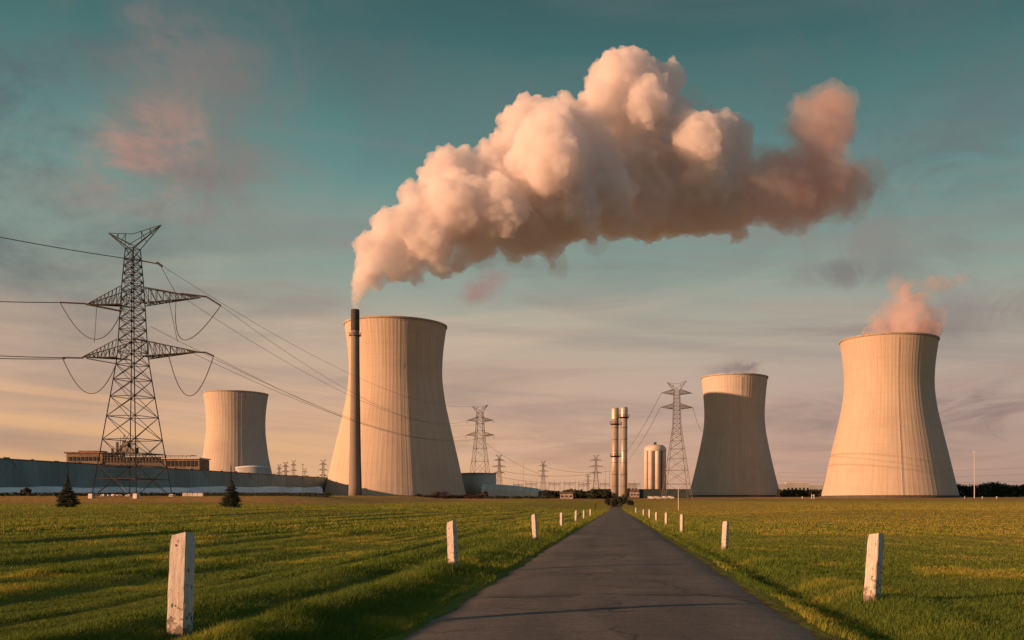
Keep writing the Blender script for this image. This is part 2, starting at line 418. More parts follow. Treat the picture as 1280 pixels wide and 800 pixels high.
for j in range(len(rys)-1):
    for k in range(rn):
        i = j*(rn+1)+k; RF.append((i, i+1, i+rn+2, i+rn+1))
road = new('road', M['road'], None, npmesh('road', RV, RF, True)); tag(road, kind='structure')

# ------------------------------------------------------------------ grass blades (stuff)
def blades(n, ylo, yhi, hgt, wid, power, seed):
    r = np.random.default_rng(seed)
    u = r.random(n); Y = ylo*(yhi/ylo)**u if power == 0 else ylo+(yhi-ylo)*u
    xl = (-40-HX)/FPX*Y-.6; xr = (1320-HX)/FPX*Y+.6
    X = xl+(xr-xl)*r.random(n)
    ax = np.abs(X); edge = 2.58+.4*fbm(X*0+Y/1.3, X*0, 3)
    keep = (ax > edge) & (r.random(n) < .55+.45*sstep(ax, 2.7, 3.0)); X, Y = X[keep], Y[keep]; n = len(X); ax = ax[keep]
    rw = rowh(X, Y); Z = base_h(X, Y)+rw-.01
    tuft = fbm(X/.45, Y/.7, 91, 3)
    H = hgt*(.35+1.1*r.random(n))*(.45+1.1*tuft)*(1-.35*sstep(X, 3, 12))
    H *= np.clip(1+1.6*(fbm(X/1.2+fbm(X*0, Y/30, 5)*1.2, Y/60, 11, 3)-.5)*(X < 0), .3, 2)
    H *= 1+.4*np.exp(-((ax-3.9)/.6)**2)
    a = r.random(n)*2*np.pi; dx, dy = np.cos(a), np.sin(a); W = wid*(.6+.8*r.random(n))
    la = r.random(n)*2*np.pi; lean = H*(.15+.75*r.random(n)**1.5); lx, ly = np.cos(la)*lean+.12*H, np.sin(la)*lean
    V = np.empty((n, 5, 3), np.float32)
    V[:, 0] = np.stack([X-dx*W, Y-dy*W, Z], 1); V[:, 1] = np.stack([X+dx*W, Y+dy*W, Z], 1)
    V[:, 2] = np.stack([X+dx*W*.7+lx*.35, Y+dy*W*.7+ly*.35, Z+H*.6], 1); V[:, 3] = np.stack([X-dx*W*.7+lx*.35, Y-dy*W*.7+ly*.35, Z+H*.6], 1)
    V[:, 4] = np.stack([X+lx, Y+ly, Z+H], 1)
    b = np.arange(n)*5
    T = np.concatenate([np.stack([b, b+1, b+2], 1), np.stack([b, b+2, b+3], 1), np.stack([b+3, b+2, b+4], 1)])
    dry = .35*sstep(X, 0, 25)+.8*sstep(fbm(X/2.2, Y/2.2, 66, 3), .55, .75)*.6+.16*r.random(n)+.22*sstep(Y, 20, 90)
    return V.reshape(-1, 3), T, np.repeat(np.clip(dry*(.6+.8*r.random(n)), 0, 1), 5)
parts = [blades(360000, 9.5, 24, .062, .0045, 0, 1), blades(300000, 22, 60, .08, .009, 0, 2), blades(200000, 55, 190, .13, .028, 0, 3), blades(190000, 170, 690, .17, .055, 0, 4)]
Vs, Ts, Ds = [], [], []; o_ = 0
for a, b_, d_ in parts: Vs.append(a); Ts.append(b_+o_); Ds.append(d_); o_ += len(a)
gm = npmesh('grass', np.concatenate(Vs), np.concatenate(Ts))
at_ = gm.attributes.new('dry', 'FLOAT', 'POINT'); at_.data.foreach_set('value', np.concatenate(Ds).astype(np.float32))
def grass_material():
    m = bpy.data.materials.new('grass_blade'); m.use_nodes = True
    t = NT(m.node_tree); b = t.N['Principled BSDF']; b.inputs['Roughness'].default_value = .65
    b.inputs['Specular IOR Level'].default_value = .25
    a = t.n('ShaderNodeAttribute', attribute_name='dry').outputs['Fac']
    cc = t.ramp(a, [(0, (.07, .125, .017)), (.35, (.18, .22, .028)), (.65, (.29, .27, .04)), (1, (.40, .28, .07))])
    t.L.new(cc, b.inputs['Base Color'])
    tr = t.n('ShaderNodeBsdfTranslucent'); t.L.new(t.mix(1, cc, (1.3, 1.25, .8), 'MULTIPLY'), tr.inputs[0])
    mx = t.n('ShaderNodeMixShader'); mx.inputs[0].default_value = .35
    out = t.N['Material Output']; t.L.new(b.outputs[0], mx.inputs[1]); t.L.new(tr.outputs[0], mx.inputs[2]); t.L.new(mx.outputs[0], out.inputs[0])
    return m
grass = new('grass', grass_material(), None, gm); tag(grass, 'short mown green grass covering the fields on both sides of the road', 'grass', kind='stuff')

# ------------------------------------------------------------------ placing helpers
def at(px, py, D): return Vector(((px-HX)*D/FPX, D, CAMH+(HY-py)*D/FPX))
def wx(px, D): return (px-HX)*D/FPX
def ground(px, D): x = wx(px, D); return Vector((x, D, float(base_h(x, D))))

# ------------------------------------------------------------------ cooling towers
def concrete(name, tint, period, seed):
    m = bpy.data.materials.new(name); m.use_nodes = True
    t = NT(m.node_tree); b = t.N['Principled BSDF']; b.inputs['Roughness'].default_value = .9
    b.inputs['Specular IOR Level'].default_value = .15
    P = t.n('ShaderNodeTexCoord').outputs['Object']; x, y, z = t.sep(P)
    an = t.m('ARCTAN2', x, y)
    sv = t.comb(t.mul(an, 9.0), t.mul(z, .012), seed)
    streak = t.noise(sv, 2.4, 6, .65)
    fine = t.noise(t.comb(t.mul(an, 60.0), t.mul(z, .02), seed), 1.5, 3, .6)
    blot = t.noise(P, .03, 5, .6)
    cc = t.mix(t.step(streak, .35, .68), tuple(v*.88 for v in tint), tint)
    cc = t.mix(t.mul(t.step(fine, .5, .8), .26), cc, tuple(v*.62 for v in tint))
    cc = t.mix(t.mul(t.step(blot, .48, .68), .38), cc, tuple(v*.72 for v in tint))
    # lift joints
    fr = t.m('FRACT', t.m('DIVIDE', z, period)); j = t.step(t.m('ABSOLUTE', t.m('SUBTRACT', fr, .5)), .44, .5)
    cc = t.mix(t.mul(j, .13), cc, tuple(v*.5 for v in tint))
    top = t.mul(t.step(t.noise(t.comb(t.mul(an, 26.0), t.mul(z, .01), seed), 1.6, 4, .6), .45, .7), t.step(z, 90, 150))
    cc = t.mix(t.mul(top, .3), cc, (.2, .16, .13))
    t.L.new(cc, b.inputs['Base Color'])
    bn = t.n('ShaderNodeBump'); bn.inputs['Strength'].default_value = .35; bn.inputs['Distance'].default_value = .4
    t.L.new(t.m('SUBTRACT', fine, t.mul(j, .5)), bn.inputs['Height']); t.L.new(bn.outputs[0], b.inputs['Normal'])
    return m
PROF = [(0, 1.0), (.1, .94), (.23, .872), (.39, .782), (.55, .695), (.66, .657), (.73, .647), (.82, .655), (.9, .675), (1, .712)]
def tower(px, D, rb, h, label, tint, prof=PROF, nribs=84, period=9.0, seed=0.0, ribh=.13):
    t = empty('cooling_tower', ground(px, D), label, 'cooling tower', 'cooling towers of the power station')
    hs = [p[0] for p in prof]; rs = [p[1] for p in prof]
    from_ = np.linspace(0, 1, 90)
    # smooth the profile
    fine = np.interp(np.linspace(-.04, 1.04, 400), hs, rs)
    kk = np.ones(31)/31; pad = np.pad(fine, 15, mode='reflect', reflect_type='odd'); fine = np.convolve(pad, kk, 'valid')
    rad = np.interp(from_, np.linspace(-.04, 1.04, 400), fine)*rb
    sub = 6; n = nribs*sub; a = np.arange(n)*2*np.pi/n
    rib = np.where(np.arange(n) % sub == 0, ribh, 0.0)
    Rr = rad[:, None]+rib[None]*np.ones((90, 1)); A = a[None]+np.zeros((90, 1)); Z = (from_*h)[:, None]+np.zeros((1, n))
    V = np.stack([Rr*np.cos(A), Rr*np.sin(A), Z], 2).reshape(-1, 3)
    Ri = rad[:, None]-1.0-np.zeros((1, n)); V2 = np.stack([Ri*np.cos(A), Ri*np.sin(A), Z], 2).reshape(-1, 3)
    i = (np.arange(89)[:, None]*n+np.arange(n)[None]).ravel(); i2 = (np.arange(89)[:, None]*n+((np.arange(n)+1) % n)[None]).ravel()
    Fo = np.stack([i, i2, i2+n, i+n], 1); Fi = np.stack([i+n, i2+n, i2, i], 1)+90*n
    cm = concrete('cooling_tower_concrete', tint, period, seed)
    new('shell', cm, t, npmesh('shell', np.concatenate([V, V2]), np.concatenate([Fo, Fi]), False))
    rt = rad[-1]
    MB().lathe([(rt-1.2, h-.8), (rt+.75, h-.8), (rt+.95, h-.3), (rt+.95, h+.7), (rt-1.2, h+.7), (rt-1.2, h-.8)], 128, cap=False).build('rim', mat('rim_concrete', tuple(v*.75 for v in tint), None, .2), t)
    MB().lathe([(rb-1, -2.5), (rb+1.6, -2.5), (rb+1.6, .9), (rb-.4, 1.3)], 96, cap=False).build('base_ring', mat('dark_base_concrete', (.09, .08, .07), None, .2), t)
    # ladder run with cage up the shell, turned towards the camera side
    la = math.atan2(-t.location.y, -t.location.x)+.18; mb = MB()
    for s_ in (-.4, .4):
        pts = [((rad[k]+1.1)*math.cos(la+s_/rad[k]), (rad[k]+1.1)*math.sin(la+s_/rad[k]), from_[k]*h) for k in range(0, 90, 3)]
        mb.tube(pts, .09, 4)
    mb.build('ladder', M['concrete_box'], t)
    return t, rad
T1, _ = tower(495, 843, 60.0, 147.0, 'largest ribbed cooling tower, standing behind the slim chimney', (.53, .435, .345), seed=1.0)
T2, _ = tower(1111, 883, 60.3, 140.0, 'cooling tower giving off pink steam at the right', (.50, .41, .325), seed=5.0, period=7.5)
PR4 = [(0, 1.0), (.1, .925), (.23, .842), (.39, .75), (.55, .67), (.66, .645), (.75, .65), (.85, .668), (.93, .69), (1, .712)]
T3, _ = tower(918, 1000, 47.0, 120.6, 'mostly shaded grey cooling tower with an orange lit top', (.52, .46, .40), PR4, nribs=72, seed=9.0)
PRS = [(0, 1.0), (.22, .90), (.4, .80), (.6, .735), (.72, .726), (.85, .745), (1, .80)]
T4, _ = tower(295, 1400, 54.0, 146.0, 'smallest cooling tower, half hidden behind the long teal wall', (.5, .43, .36), PRS, nribs=60, seed=13.0, ribh=.18)

# ------------------------------------------------------------------ chimney and steel stacks
CD = 560
def chimney():
    D = CD; g = ground(444, D); t = empty('chimney', g, 'tall slim dark chimney in front of the largest cooling tower', 'chimney')
    H = at(444, 387, D).z-g.z
    prof = [(3.8, -1), (3.6, 6), (3.15, 25), (2.6, 62), (2.35, 90), (2.3, H-12)]
    MB().lathe(prof, 40).build('shaft', concrete('chimney_concrete', (.26, .215, .18), 6.0, 21.0), t, True)
    MB().lathe([(2.45, H-11.99), (2.35, H), (1.9, H), (1.9, H-3)], 32, cap=False).build('sooty_top', mat('sooty_concrete', (.07, .055, .05), (.04, .032, .03), .5), t, True)
    z = H-15; p = MB().lathe([(2.3, z), (3.4, z), (3.4, z+.3), (2.3, z+.3)], 28, cap=False)
    for k in range(16):
        a = k*math.pi/8; p.bar((3.35*math.cos(a), 3.35*math.sin(a), z), (3.35*math.cos(a), 3.35*math.sin(a), z+1.5), .1)
    p.lathe([(3.3, z+1.4), (3.45, z+1.4), (3.45, z+1.6), (3.3, z+1.6), (3.3, z+1.4)], 28, cap=False)
    p.build('platform', M['dark_steel'], t)
    l = MB()
    for s in (-.35, .35): l.tube([(3.65, s-1.2, 1), (3.1, s-1.1, 25), (2.6, s-.9, 62), (2.38, s-.8, 90), (2.3, s-.8, H-15)], .1, 4)
    l.build('ladder', M['dark_steel'], t)
    return t, g, H
CH, cg, CHH = chimney()

def stack(px, ytop, label, ring_py, D=800):
    g = ground(px, D); t = empty('steel_stack', g, label, 'exhaust stack', 'pair of steel exhaust stacks')
    H = at(px, ytop, D).z-g.z; r = 2.75
    MB().lathe([(r, 0), (r, H-9)], 32).build('shaft', M['steel_stack'], t, True)
    MB().lathe([(r+.35, H-9), (r+.35, H-1.2), (r-.1, H), (r-.5, H), (r-.5, H-2)], 32, cap=False).build('cap', M['steel_stack'], t, True)
    for py in ring_py:
        z = at(px, py, D).z-g.z; p = MB().lathe([(r, z-1.2), (r+1.7, z), (r+1.7, z+.25), (r, z+.25)], 24, cap=False)
        for k in range(12):
            a = k*math.pi/6; p.bar(((r+1.7)*math.cos(a), (r+1.7)*math.sin(a), z), ((r+1.7)*math.cos(a), (r+1.7)*math.sin(a), z+1.8), .12)
        p.lathe([(r+1.6, z+1.7), (r+1.8, z+1.7), (r+1.8, z+1.9), (r+1.6, z+1.9), (r+1.6, z+1.7)], 24, cap=False)
        p.build('platform', M['dark_steel'], t)
    for z in np.arange(10, H-10, 9.5): MB().lathe([(r, z), (r+.14, z), (r+.14, z+.35), (r, z+.35)], 24, cap=False).build('flange', M['dark_steel'], t)
    return t
stack(769, 510, 'left one of the twin steel stacks, with the lower platform', [530, 570])
stack(780, 509, 'right one of the twin steel stacks, with the higher platform', [521.5])

def silo():
    D = 865; g = ground(819, D); t = empty('storage_silo', g, 'pinkish white silo block with rounded columns left of a pylon', 'silo')
    H = at(819, 556, D).z-g.z
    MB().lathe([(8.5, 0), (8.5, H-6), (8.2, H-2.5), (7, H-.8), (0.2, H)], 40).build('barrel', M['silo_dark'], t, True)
    for k, a in enumerate(np.linspace(0, 2*math.pi, 9)[:-1]):
        MB().lathe([(2.55, 0), (2.55, H-6), (2.1, H-3.8), (1.0, H-3.0), (.1, H-2.8)], 20, (7.4*math.cos(a+.25), 7.4*math.sin(a+.25), 0)).build('column', M['silo'], t, True)
    MB().lathe([(9.4, H-6), (9.9, H-5.5), (9.5, H-2.6), (7.2, H-.5), (.3, H+.3)], 40).build('roof', M['silo'], t, True)
    MB().box((0, 0, H+1), (2.4, 2.4, 2.6)).build('vent', M['dark_steel'], t)
silo()

# ------------------------------------------------------------------ lattice pylons
def lattice_prism(mb, lv, w_, wb, X=True):
    """lv: list of (z, halfx, halfy); draws four legs and X bracing on the four faces"""
    cs = ((-1, -1), (1, -1), (1, 1), (-1, 1))
    for (z0, a0, b0), (z1, a1, b1) in zip(lv[:-1], lv[1:]):
        P0 = [Vector((c_[0]*a0, c_[1]*b0, z0)) for c_ in cs]; P1 = [Vector((c_[0]*a1, c_[1]*b1, z1)) for c_ in cs]
        for k in range(4):
            mb.bar(P0[k], P1[k], w_)
            k2 = (k+1) % 4; mb.bar(P0[k], P1[k2], wb); mb.bar(P0[k2], P1[k], wb); mb.bar(P1[k], P1[k2], wb)
def arm(mb, side, z, root_hw, root_h, L, w_, wb, n=7, rise=.0, dep=None):
    dep = dep or root_hw
    tip = Vector((side*(root_hw+L), 0, z+rise)); 
    tops = [Vector((side*root_hw, s*dep, z+root_h)) for s in (-1, 1)]; bots = [Vector((side*root_hw, s*dep, z)) for s in (-1, 1)]
    for s in range(2): mb.bar(tops[s], tip, w_); mb.bar(bots[s], tip, w_)
    prev = None
    for k in range(1, n):
        u = k/n; T_ = [tops[s].lerp(tip, u) for s in range(2)]; B_ = [bots[s].lerp(tip, u) for s in range(2)]
        mb.bar(B_[0], B_[1], wb)
        for s in range(2):
            mb.bar(T_[s], B_[s], wb)
            if prev: mb.bar(prev[0][s], B_[s], wb); mb.bar(prev[1][s], B_[1-s], wb)
            else: mb.bar(tops[s], B_[s], wb)
        prev = (T_, B_)
    return tip
def pylon(px, D, ytop, hw_base, label, rz=0, detail=1, wk=1.0, mt='far_lattice', arms=((.71, 1.0), (.53, 1.05)), g=None, H=None, armk=.225, group='lattice pylons around the power station', prof=((0, 1), (.62, .28), (.92, .2)), armabs=None):
    g = g or ground(px, D); H = H or at(px, ytop, D).z-g.z
    t = empty('lattice_pylon', g, label, 'pylon', group, rz)
    ws = .0042*H*wk; wb = .0024*H*wk; hb = hw_base; waist = H*.62; hn = .046*H
    hwf = lambda z_: hb*float(np.interp(z_/H, [p[0] for p in prof], [p[1] for p in prof]))
    lv = [(0, hb, hb)]; z = 0
    while z < H*.92-.5:
        z += max(hwf(z)*[2.4, 1.9, 1.2][detail], H*[.05, .03, .022][detail])
        if H*.92-z < H*.015: z = H*.92
        z = min(z, H*.92); lv.append((z, hwf(z), hwf(z)))
    b = MB(); lattice_prism(b, lv, ws, wb); b.build('tower_body', M[mt], t)
    def hwz(z_): return float(np.interp(z_, [l[0] for l in lv], [l[1] for l in lv]))
    h = MB(); zt = H*.92; a = hwz(zt)
    for sd, L, zz in ((-1, .088*H if armabs else .06*H, H*.985), (1, .105*H if armabs else .06*H, H*1.0)):
        tip = Vector((sd*(a+L), 0, zz))
        for s in (-1, 1):
            h.bar((sd*a, s*a, zt), tip, ws*.8); h.bar((-sd*a*.3, s*a, zt+.01*H), tip, wb)
            for u in (.3, .6): h.bar(Vector((sd*a, s*a, zt)).lerp(tip, u), Vector((0, 0, H*.975)).lerp(tip, u), wb)
        h.bar(tip, (0, 0, H*.975), wb)
    h.build('peak', M[mt], t)
    tips = []
    for fz, fl in arms:
        for sd in (-1, 1):
            m_ = MB(); z_ = fz*H; al = armabs[(fz, sd)] if armabs else armk*H*fl; tp = arm(m_, sd, z_, hwz(z_), .066*H if armabs else .045*H, al-hwz(z_), ws*.75, wb, [4, 6, 9][detail], .012*H)
            m_.build('crossarm', M[mt], t); tips.append(tp)
    if detail < 2:
        for tp in tips:
            i_ = MB().bar(tp, tp-Vector((0, 0, .035*H)), ws*.9, 4); i_.build('insulator', M['insulator'], t)
    return t, tips, H
# the big one on the bank
D1 = 330; g1 = ground(166, D1)
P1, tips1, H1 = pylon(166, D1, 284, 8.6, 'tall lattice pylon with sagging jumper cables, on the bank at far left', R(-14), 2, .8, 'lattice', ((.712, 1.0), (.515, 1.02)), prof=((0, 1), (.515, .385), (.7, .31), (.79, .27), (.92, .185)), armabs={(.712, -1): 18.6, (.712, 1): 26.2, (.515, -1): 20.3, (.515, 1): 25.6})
P1m = Matrix.Translation(g1) @ Matrix.Rotation(R(-14), 4, 'Z')
# bottom braces, plan bracing and small fittings
b = MB()
for s in (-1, 1):
    for r_ in (-1, 1):
        MB().box((s*8.6, r_*8.6, .3), (1.5, 1.5, 1.6)).build('footing', M['concrete_box'], P1)
b = MB()
for z_, hw in ((6.0, 7.9), (14.5, 6.9)):
    c4 = [Vector((a*hw, b_*hw, z_)) for a, b_ in ((-1, -1), (1, -1), (1, 1), (-1, 1))]
    for k in range(4): b.bar(c4[k], c4[(k+1) % 4], .22)
    b.bar(c4[0], c4[2], .16); b.bar(c4[1], c4[3], .16)
for k in range(10): b.bar((random.uniform(-5, 2), random.uniform(-4, 4), 14.5), (random.uniform(-5, 2), random.uniform(-4, 4), 14.5+random.uniform(3, 9)), .15)
b.box((-2.5, 0, 17), (2.2, 1.5, 3.2)); b.box((2, -2, 15.5), (3.0, 1.2, 2)); b.build('service_deck', M['lattice'], P1)

def wire(a, b_, sag, w_, name, label, n=24, parent=None, m='wire', group='cables strung between the pylons'):
    a = Vector(a); b_ = Vector(b_)
    pts = [a.lerp(b_, k/n)-Vector((0, 0, 4*sag*(k/n)*(1-k/n))) for k in range(n+1)]
    o = MB().tube(pts, w_, 4).build(name, M[m], parent)
    if parent is None: tag(o, label, 'cable', group)
    return o
def loc(px, py, dz=0):   # a point in the plane of the pylon's arms, at the given place
    # the arm plane passes through g1 with direction (cos14, -sin14)
    ux, uy = math.cos(R(-14)), math.sin(R(-14))
    k = (px-HX)/FPX
    # g1.x+s*ux = k*(g1.y+s*uy)
    s = (k*g1.y-g1.x)/(ux-k*uy); Y = g1.y+s*uy
    return Vector((g1.x+s*ux, Y, CAMH+(HY-py)*Y/FPX))
inv = P1m.inverted()
def jumper(pa, pl, pb, w_=.14):
    a, l_, b_ = loc(*pa), loc(*pl), loc(*pb)
    pts = []
    for k in range(17):
        u = k/16; p = a*(1-u)**2+(l_*2-(a+b_)/2)*2*u*(1-u)+b_*u*u; pts.append(inv @ p)
    MB().tube(pts, w_, 5).build('jumper_cable', M['wire'], P1)
def ins(pa, pb, w_=.42):
    a, b_ = inv @ loc(*pa), inv @ loc(*pb); m_ = MB(); n = max(6, int((b_-a).length/.55))
    m_.bar(a, b_, .12)
    for k in range(n): c_ = a.lerp(b_, (k+.5)/n); d_ = (b_-a).normalized()*.12; m_.bar(c_-d_, c_+d_, w_, 6)
    m_.build('insulator', M['insulator'], P1)
ins((75, 378), (107, 379.5)); ins((107, 380), (152, 389), .5); ins((226, 367), (259, 371), .45); ins((259, 371.5), (276, 382))
ins((78, 447), (104, 447.5)); ins((108, 448), (147, 455), .3); ins((236, 440), (258, 440.5)); ins((258, 441), (267, 445))
ins((196, 328), (203, 333), .55)
jumper((75, 378), (117, 424), (152, 389)); jumper((220, 372), (230, 425), (276, 382)); jumper((78, 447), (113, 492), (146, 453)); jumper((211, 445), (237, 495), (267, 445))
for a_, b_ in (((121, 382), (118, 428)), ((210, 371), (222, 427)), ((200, 331), (222, 371))):
    MB().tube([inv @ loc(*a_), inv @ loc(*b_)], .1, 4).build('jumper_cable', M['wire'], P1)
bb = MB(); 
for q in (((171, 325), (199, 330)),): bb.bar(inv @ loc(*q[0]), inv @ loc(*q[1]), .3)
bb.build('cable_bracket', M['lattice'], P1)
# pylon 2 behind the round tank and the spans towards it
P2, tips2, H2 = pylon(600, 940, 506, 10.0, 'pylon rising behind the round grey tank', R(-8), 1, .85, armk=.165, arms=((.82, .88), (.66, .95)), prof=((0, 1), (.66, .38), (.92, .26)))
m2 = Matrix.Translation(P2.location) @ Matrix.Rotation(R(-8), 4, 'Z')
e = [m2 @ tp for tp in tips2]
w1 = .07
wire(loc(202, 332), m2 @ Vector((-.08*H2, 0, H2*.985)), 14, w1, 'overhead_cable', 'topmost cable running right from the big pylon towards the distance')
wire(loc(276, 382), e[0], 16, w1, 'overhead_cable', 'cable from the tip of the big pylon\'s upper right arm')
wire(loc(226, 370), e[1], 20, w1, 'overhead_cable', 'cable starting halfway along the big pylon\'s upper right arm')
wire(loc(267, 445), e[2], 13, w1, 'overhead_cable', 'cable from the tip of the big pylon\'s lower right arm')
wire(loc(240, 441), e[3], 15, w1, 'overhead_cable', 'cable just beneath the one from the lower right arm tip')
wire(loc(188, 408), e[2]+Vector((3, 0, -6)), 12, w1, 'overhead_cable', 'lowest cable leaving the big pylon to the right')
# spans to the left, towards a pylon outside the frame
def leftspan(pa, y0, D0, sag, label, w_=.13):
    a = loc(*pa); b0 = at(-160, y0, D0); wire(a, b0, sag, w_, 'overhead_cable', label)
leftspan((171, 325), 262, 290, 1.0, 'highest cable running left from below the big pylon\'s peak')
leftspan((75, 378), 366, 290, .8, 'cable running left from the big pylon\'s upper arm')
leftspan((78, 447), 434, 290, .6, 'upper one of two close cables left of the lower arm')
leftspan((82, 448.5), 438, 296, .9, 'lower one of two close cables left of the lower arm')
# pylon 3 near the silo and the small far ones
P3, tips3, H3 = pylon(846, 690, 476, 9.6, 'dense lattice pylon between the silo and the shaded cooling tower', R(6), 2, .68, armk=.13, arms=((.885, 1.0), (.765, 1.05)))
m3 = Matrix.Translation(P3.location) @ Matrix.Rotation(R(6), 4, 'Z'); e3 = [m3 @ t_ for t_ in tips3]
wire(e3[0], at(776, 572, 1300), 5, .16, 'overhead_cable', 'faint cable falling left from the upper arm of the pylon beside the silo')
wire(e3[2], at(776, 572, 1300)+Vector((4, 0, -8)), 5, .16, 'overhead_cable', 'faint cable falling left from the lower arm of the pylon beside the silo')
wire(e3[3], at(878, 540, 900), 3, .12, 'overhead_cable', 'short cable between the lattice pylon and the shaded cooling tower')
far = [(624, 2000, 568, 'small far pylon just right of the pylon behind the tank'), (679, 2000, 576, 'small far pylon left of the twin steel stacks, above the pale vaulted roof end'),
       (745, 1900, 568, 'far pylon close to the left of the twin steel stacks'), (735, 2300, 592, 'very small far pylon left of the stacks, lowest of the row'),
       (349, 2100, 580, 'tiny pylon nearest the small cooling tower above the wall'), (357, 2200, 577, 'tiny pylon second from the small cooling tower'),
       (367, 2100, 575, 'tiny pylon third from the small cooling tower'), (404, 1500, 574, 'small dark pylon close to the foot of the largest cooling tower'),
       (381, 2300, 585, 'tiny low pylon between the others above the wall end')]
for px, D, yt, lb in far:
    H_ = at(px, yt, D).z-ground(px, D).z
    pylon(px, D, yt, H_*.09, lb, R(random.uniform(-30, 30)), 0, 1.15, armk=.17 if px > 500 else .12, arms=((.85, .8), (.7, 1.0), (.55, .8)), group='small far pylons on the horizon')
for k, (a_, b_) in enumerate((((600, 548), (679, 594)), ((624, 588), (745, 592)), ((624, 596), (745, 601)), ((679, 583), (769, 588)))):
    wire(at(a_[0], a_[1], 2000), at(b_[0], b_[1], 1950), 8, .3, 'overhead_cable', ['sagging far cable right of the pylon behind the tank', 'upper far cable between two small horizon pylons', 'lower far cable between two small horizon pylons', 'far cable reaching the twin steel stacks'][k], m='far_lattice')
for k in range(3):
    wire(at(955, 590+k*5, 2400), at(1330, 582+k*9, 1400), 6, .16, 'overhead_cable', ['highest of the faint cables over the trees at far right', 'middle one of the faint cables over the trees at far right', 'lowest of the faint cables over the trees at far right'][k], m='far_lattice')

# ------------------------------------------------------------------ posts along the road
def post_material():
    m = bpy.data.materials.new('peeling_white_post'); m.use_nodes = True
    t = NT(m.node_tree); b = t.N['Principled BSDF']; b.inputs['Roughness'].default_value = .85
    P = t.n('ShaderNodeTexCoord').outputs['Object']; x, y, z = t.sep(P)
    n1 = t.noise(P, 9, 6, .7); n2 = t.noise(t.scale(P, (30, 30, 3)), 1, 5, .65); n3 = t.noise(P, 60, 3, .7)
    cc = t.mix(t.step(n2, .35, .7), (.42, .37, .32), (.60, .54, .47))
    low = t.add(n1, t.mul(t.step(z, .5, -.1), .2))
    cc = t.mix(t.mul(t.step(low, .58, .66), .85), cc, (.13, .10, .08))
    cc = t.mix(t.mul(t.step(n3, .62, .72), .5), cc, (.2, .16, .13))
    cc = t.mix(t.mul(t.step(z, .25, 0), .5), cc, (.12, .10, .055))
    t.L.new(cc, b.inputs['Base Color'])
    bn = t.n('ShaderNodeBump'); bn.inputs['Strength'].default_value = .7; bn.inputs['Distance'].default_value = .008
    t.L.new(t.add(t.add(n1, n2), n3), bn.inputs['Height']); t.L.new(bn.outputs[0], b.inputs['Normal'])
    return m
M['post'] = post_material(); M['rot'] = mat('bare_weathered_wood', (.10, .085, .07), (.05, .042, .035), 14, .95)
def post(px, ybase, ytop, wpx, label, lean=(0, 0), rz=.5, seed=0):
    D = CAMH*FPX/(ybase-HY)
    x = wx(px, D); z = float(base_h(x, D)+rowh(x, D))
    for _ in range(6): D = .5*D+.5*(CAMH-z)*FPX/(ybase-HY); x = wx(px, D); z = gz(x, D)
    rz = -(R(31)+math.atan2(x, D)*1.0)
    h = (ybase-ytop)*D/FPX; s = wpx*D/FPX/1.30
    s = max(.15, min(s, .24)); r = random.Random(seed)
    bm = bmesh.new(); n = 14; ring = []
    for k in range(n+1):
        u = k/n; zz = -.25+(h+.25)*u; w_ = s*(1.04-.08*u); c4 = []
        for a, b_ in ((-1, -1), (-.86, -1), (.86, -1), (1, -.86), (1, .86), (.86, 1), (-.86, 1), (-1, .86)):
            j = .0035
            tz = (.02*a-.012*b_+r.uniform(-.012, .012)) if k == n else 0
            f = .86 if k == n else 1
            c4.append(bm.verts.new((a*w_/2*f+r.uniform(-j, j), b_*w_/2*f+r.uniform(-j, j), zz+tz)))
        ring.append(c4)
    for k in range(n):
        for i in range(8):
            bm.faces.new((ring[k][i], ring[k][(i+1) % 8], ring[k+1][(i+1) % 8], ring[k+1][i]))
    bm.faces.new(ring[-1]); bm.faces.new(ring[0][::-1])
    me = bpy.data.meshes.new('roadside_post'); bm.to_mesh(me); bm.free()
    o = new('roadside_post', M['post'], None, me); tag(o, label, 'post', 'white posts lining the road')
    o.location = (x, D, z); o.rotation_euler = (lean[0], lean[1], rz)
    if wpx >= 12:   # dark rot holes and bolts on the near ones
        m_ = MB()
        for k in range(7 if wpx > 15 else 4):
            zz = h*(.12+.8*r.random()); side = r.random() < .5; q = r.uniform(-.3, .3)*s; hh = r.uniform(.015, .05)
            if side: m_.box((s*.502, q, zz), (.008, r.uniform(.012, .03), hh))
            else: m_.box((q, -s*.502, zz), (r.uniform(.01, .025), .008, hh))
        m_.build('rot_hole', M['rot'], o)
    return o
post(225, 796, 668, 29, 'thickest white post, in the left foreground with a blue grey shaded side', (0, .035), .62, 1)
post(567, 710, 652.5, 12.5, 'second post on the left verge, level with the chimney\'s right side', (0, -.05), .5, 2)
post(669.5, 675, 643.5, 7, 'third post on the left verge', (0, -.07), .45, 3)
post(702, 659.5, 641, 4.2, 'fourth post on the left verge', (0, .0), .45, 4)
post(720, 652.5, 638.5, 3.2, 'fifth post on the left verge', (0, .02), .45, 5)
post(730, 649, 638, 2.6, 'sixth post on the left verge', (0, 0), .45, 6)
post(738, 645.5, 636.5, 2.2, 'seventh and smallest post on the left verge', (0, 0), .45, 7)
post(1090, 752, 668, 20, 'large white post in the right foreground with a chipped top', (0, .075), .55, 8)
post(906, 687, 652, 8.5, 'second post on the right verge, leaning slightly', (0, .05), .55, 9)
post(852.5, 666.5, 643, 5, 'third post on the right verge', (0, .0), .5, 10)
post(833, 656.5, 641, 4, 'fourth post on the right verge', (0, 0), .5, 11)
post(820.5, 651.5, 640.5, 3.2, 'fifth post on the right verge', (0, 0), .5, 12)
post(812, 648, 637, 2.8, 'sixth post on the right verge', (0, 0), .5, 13)
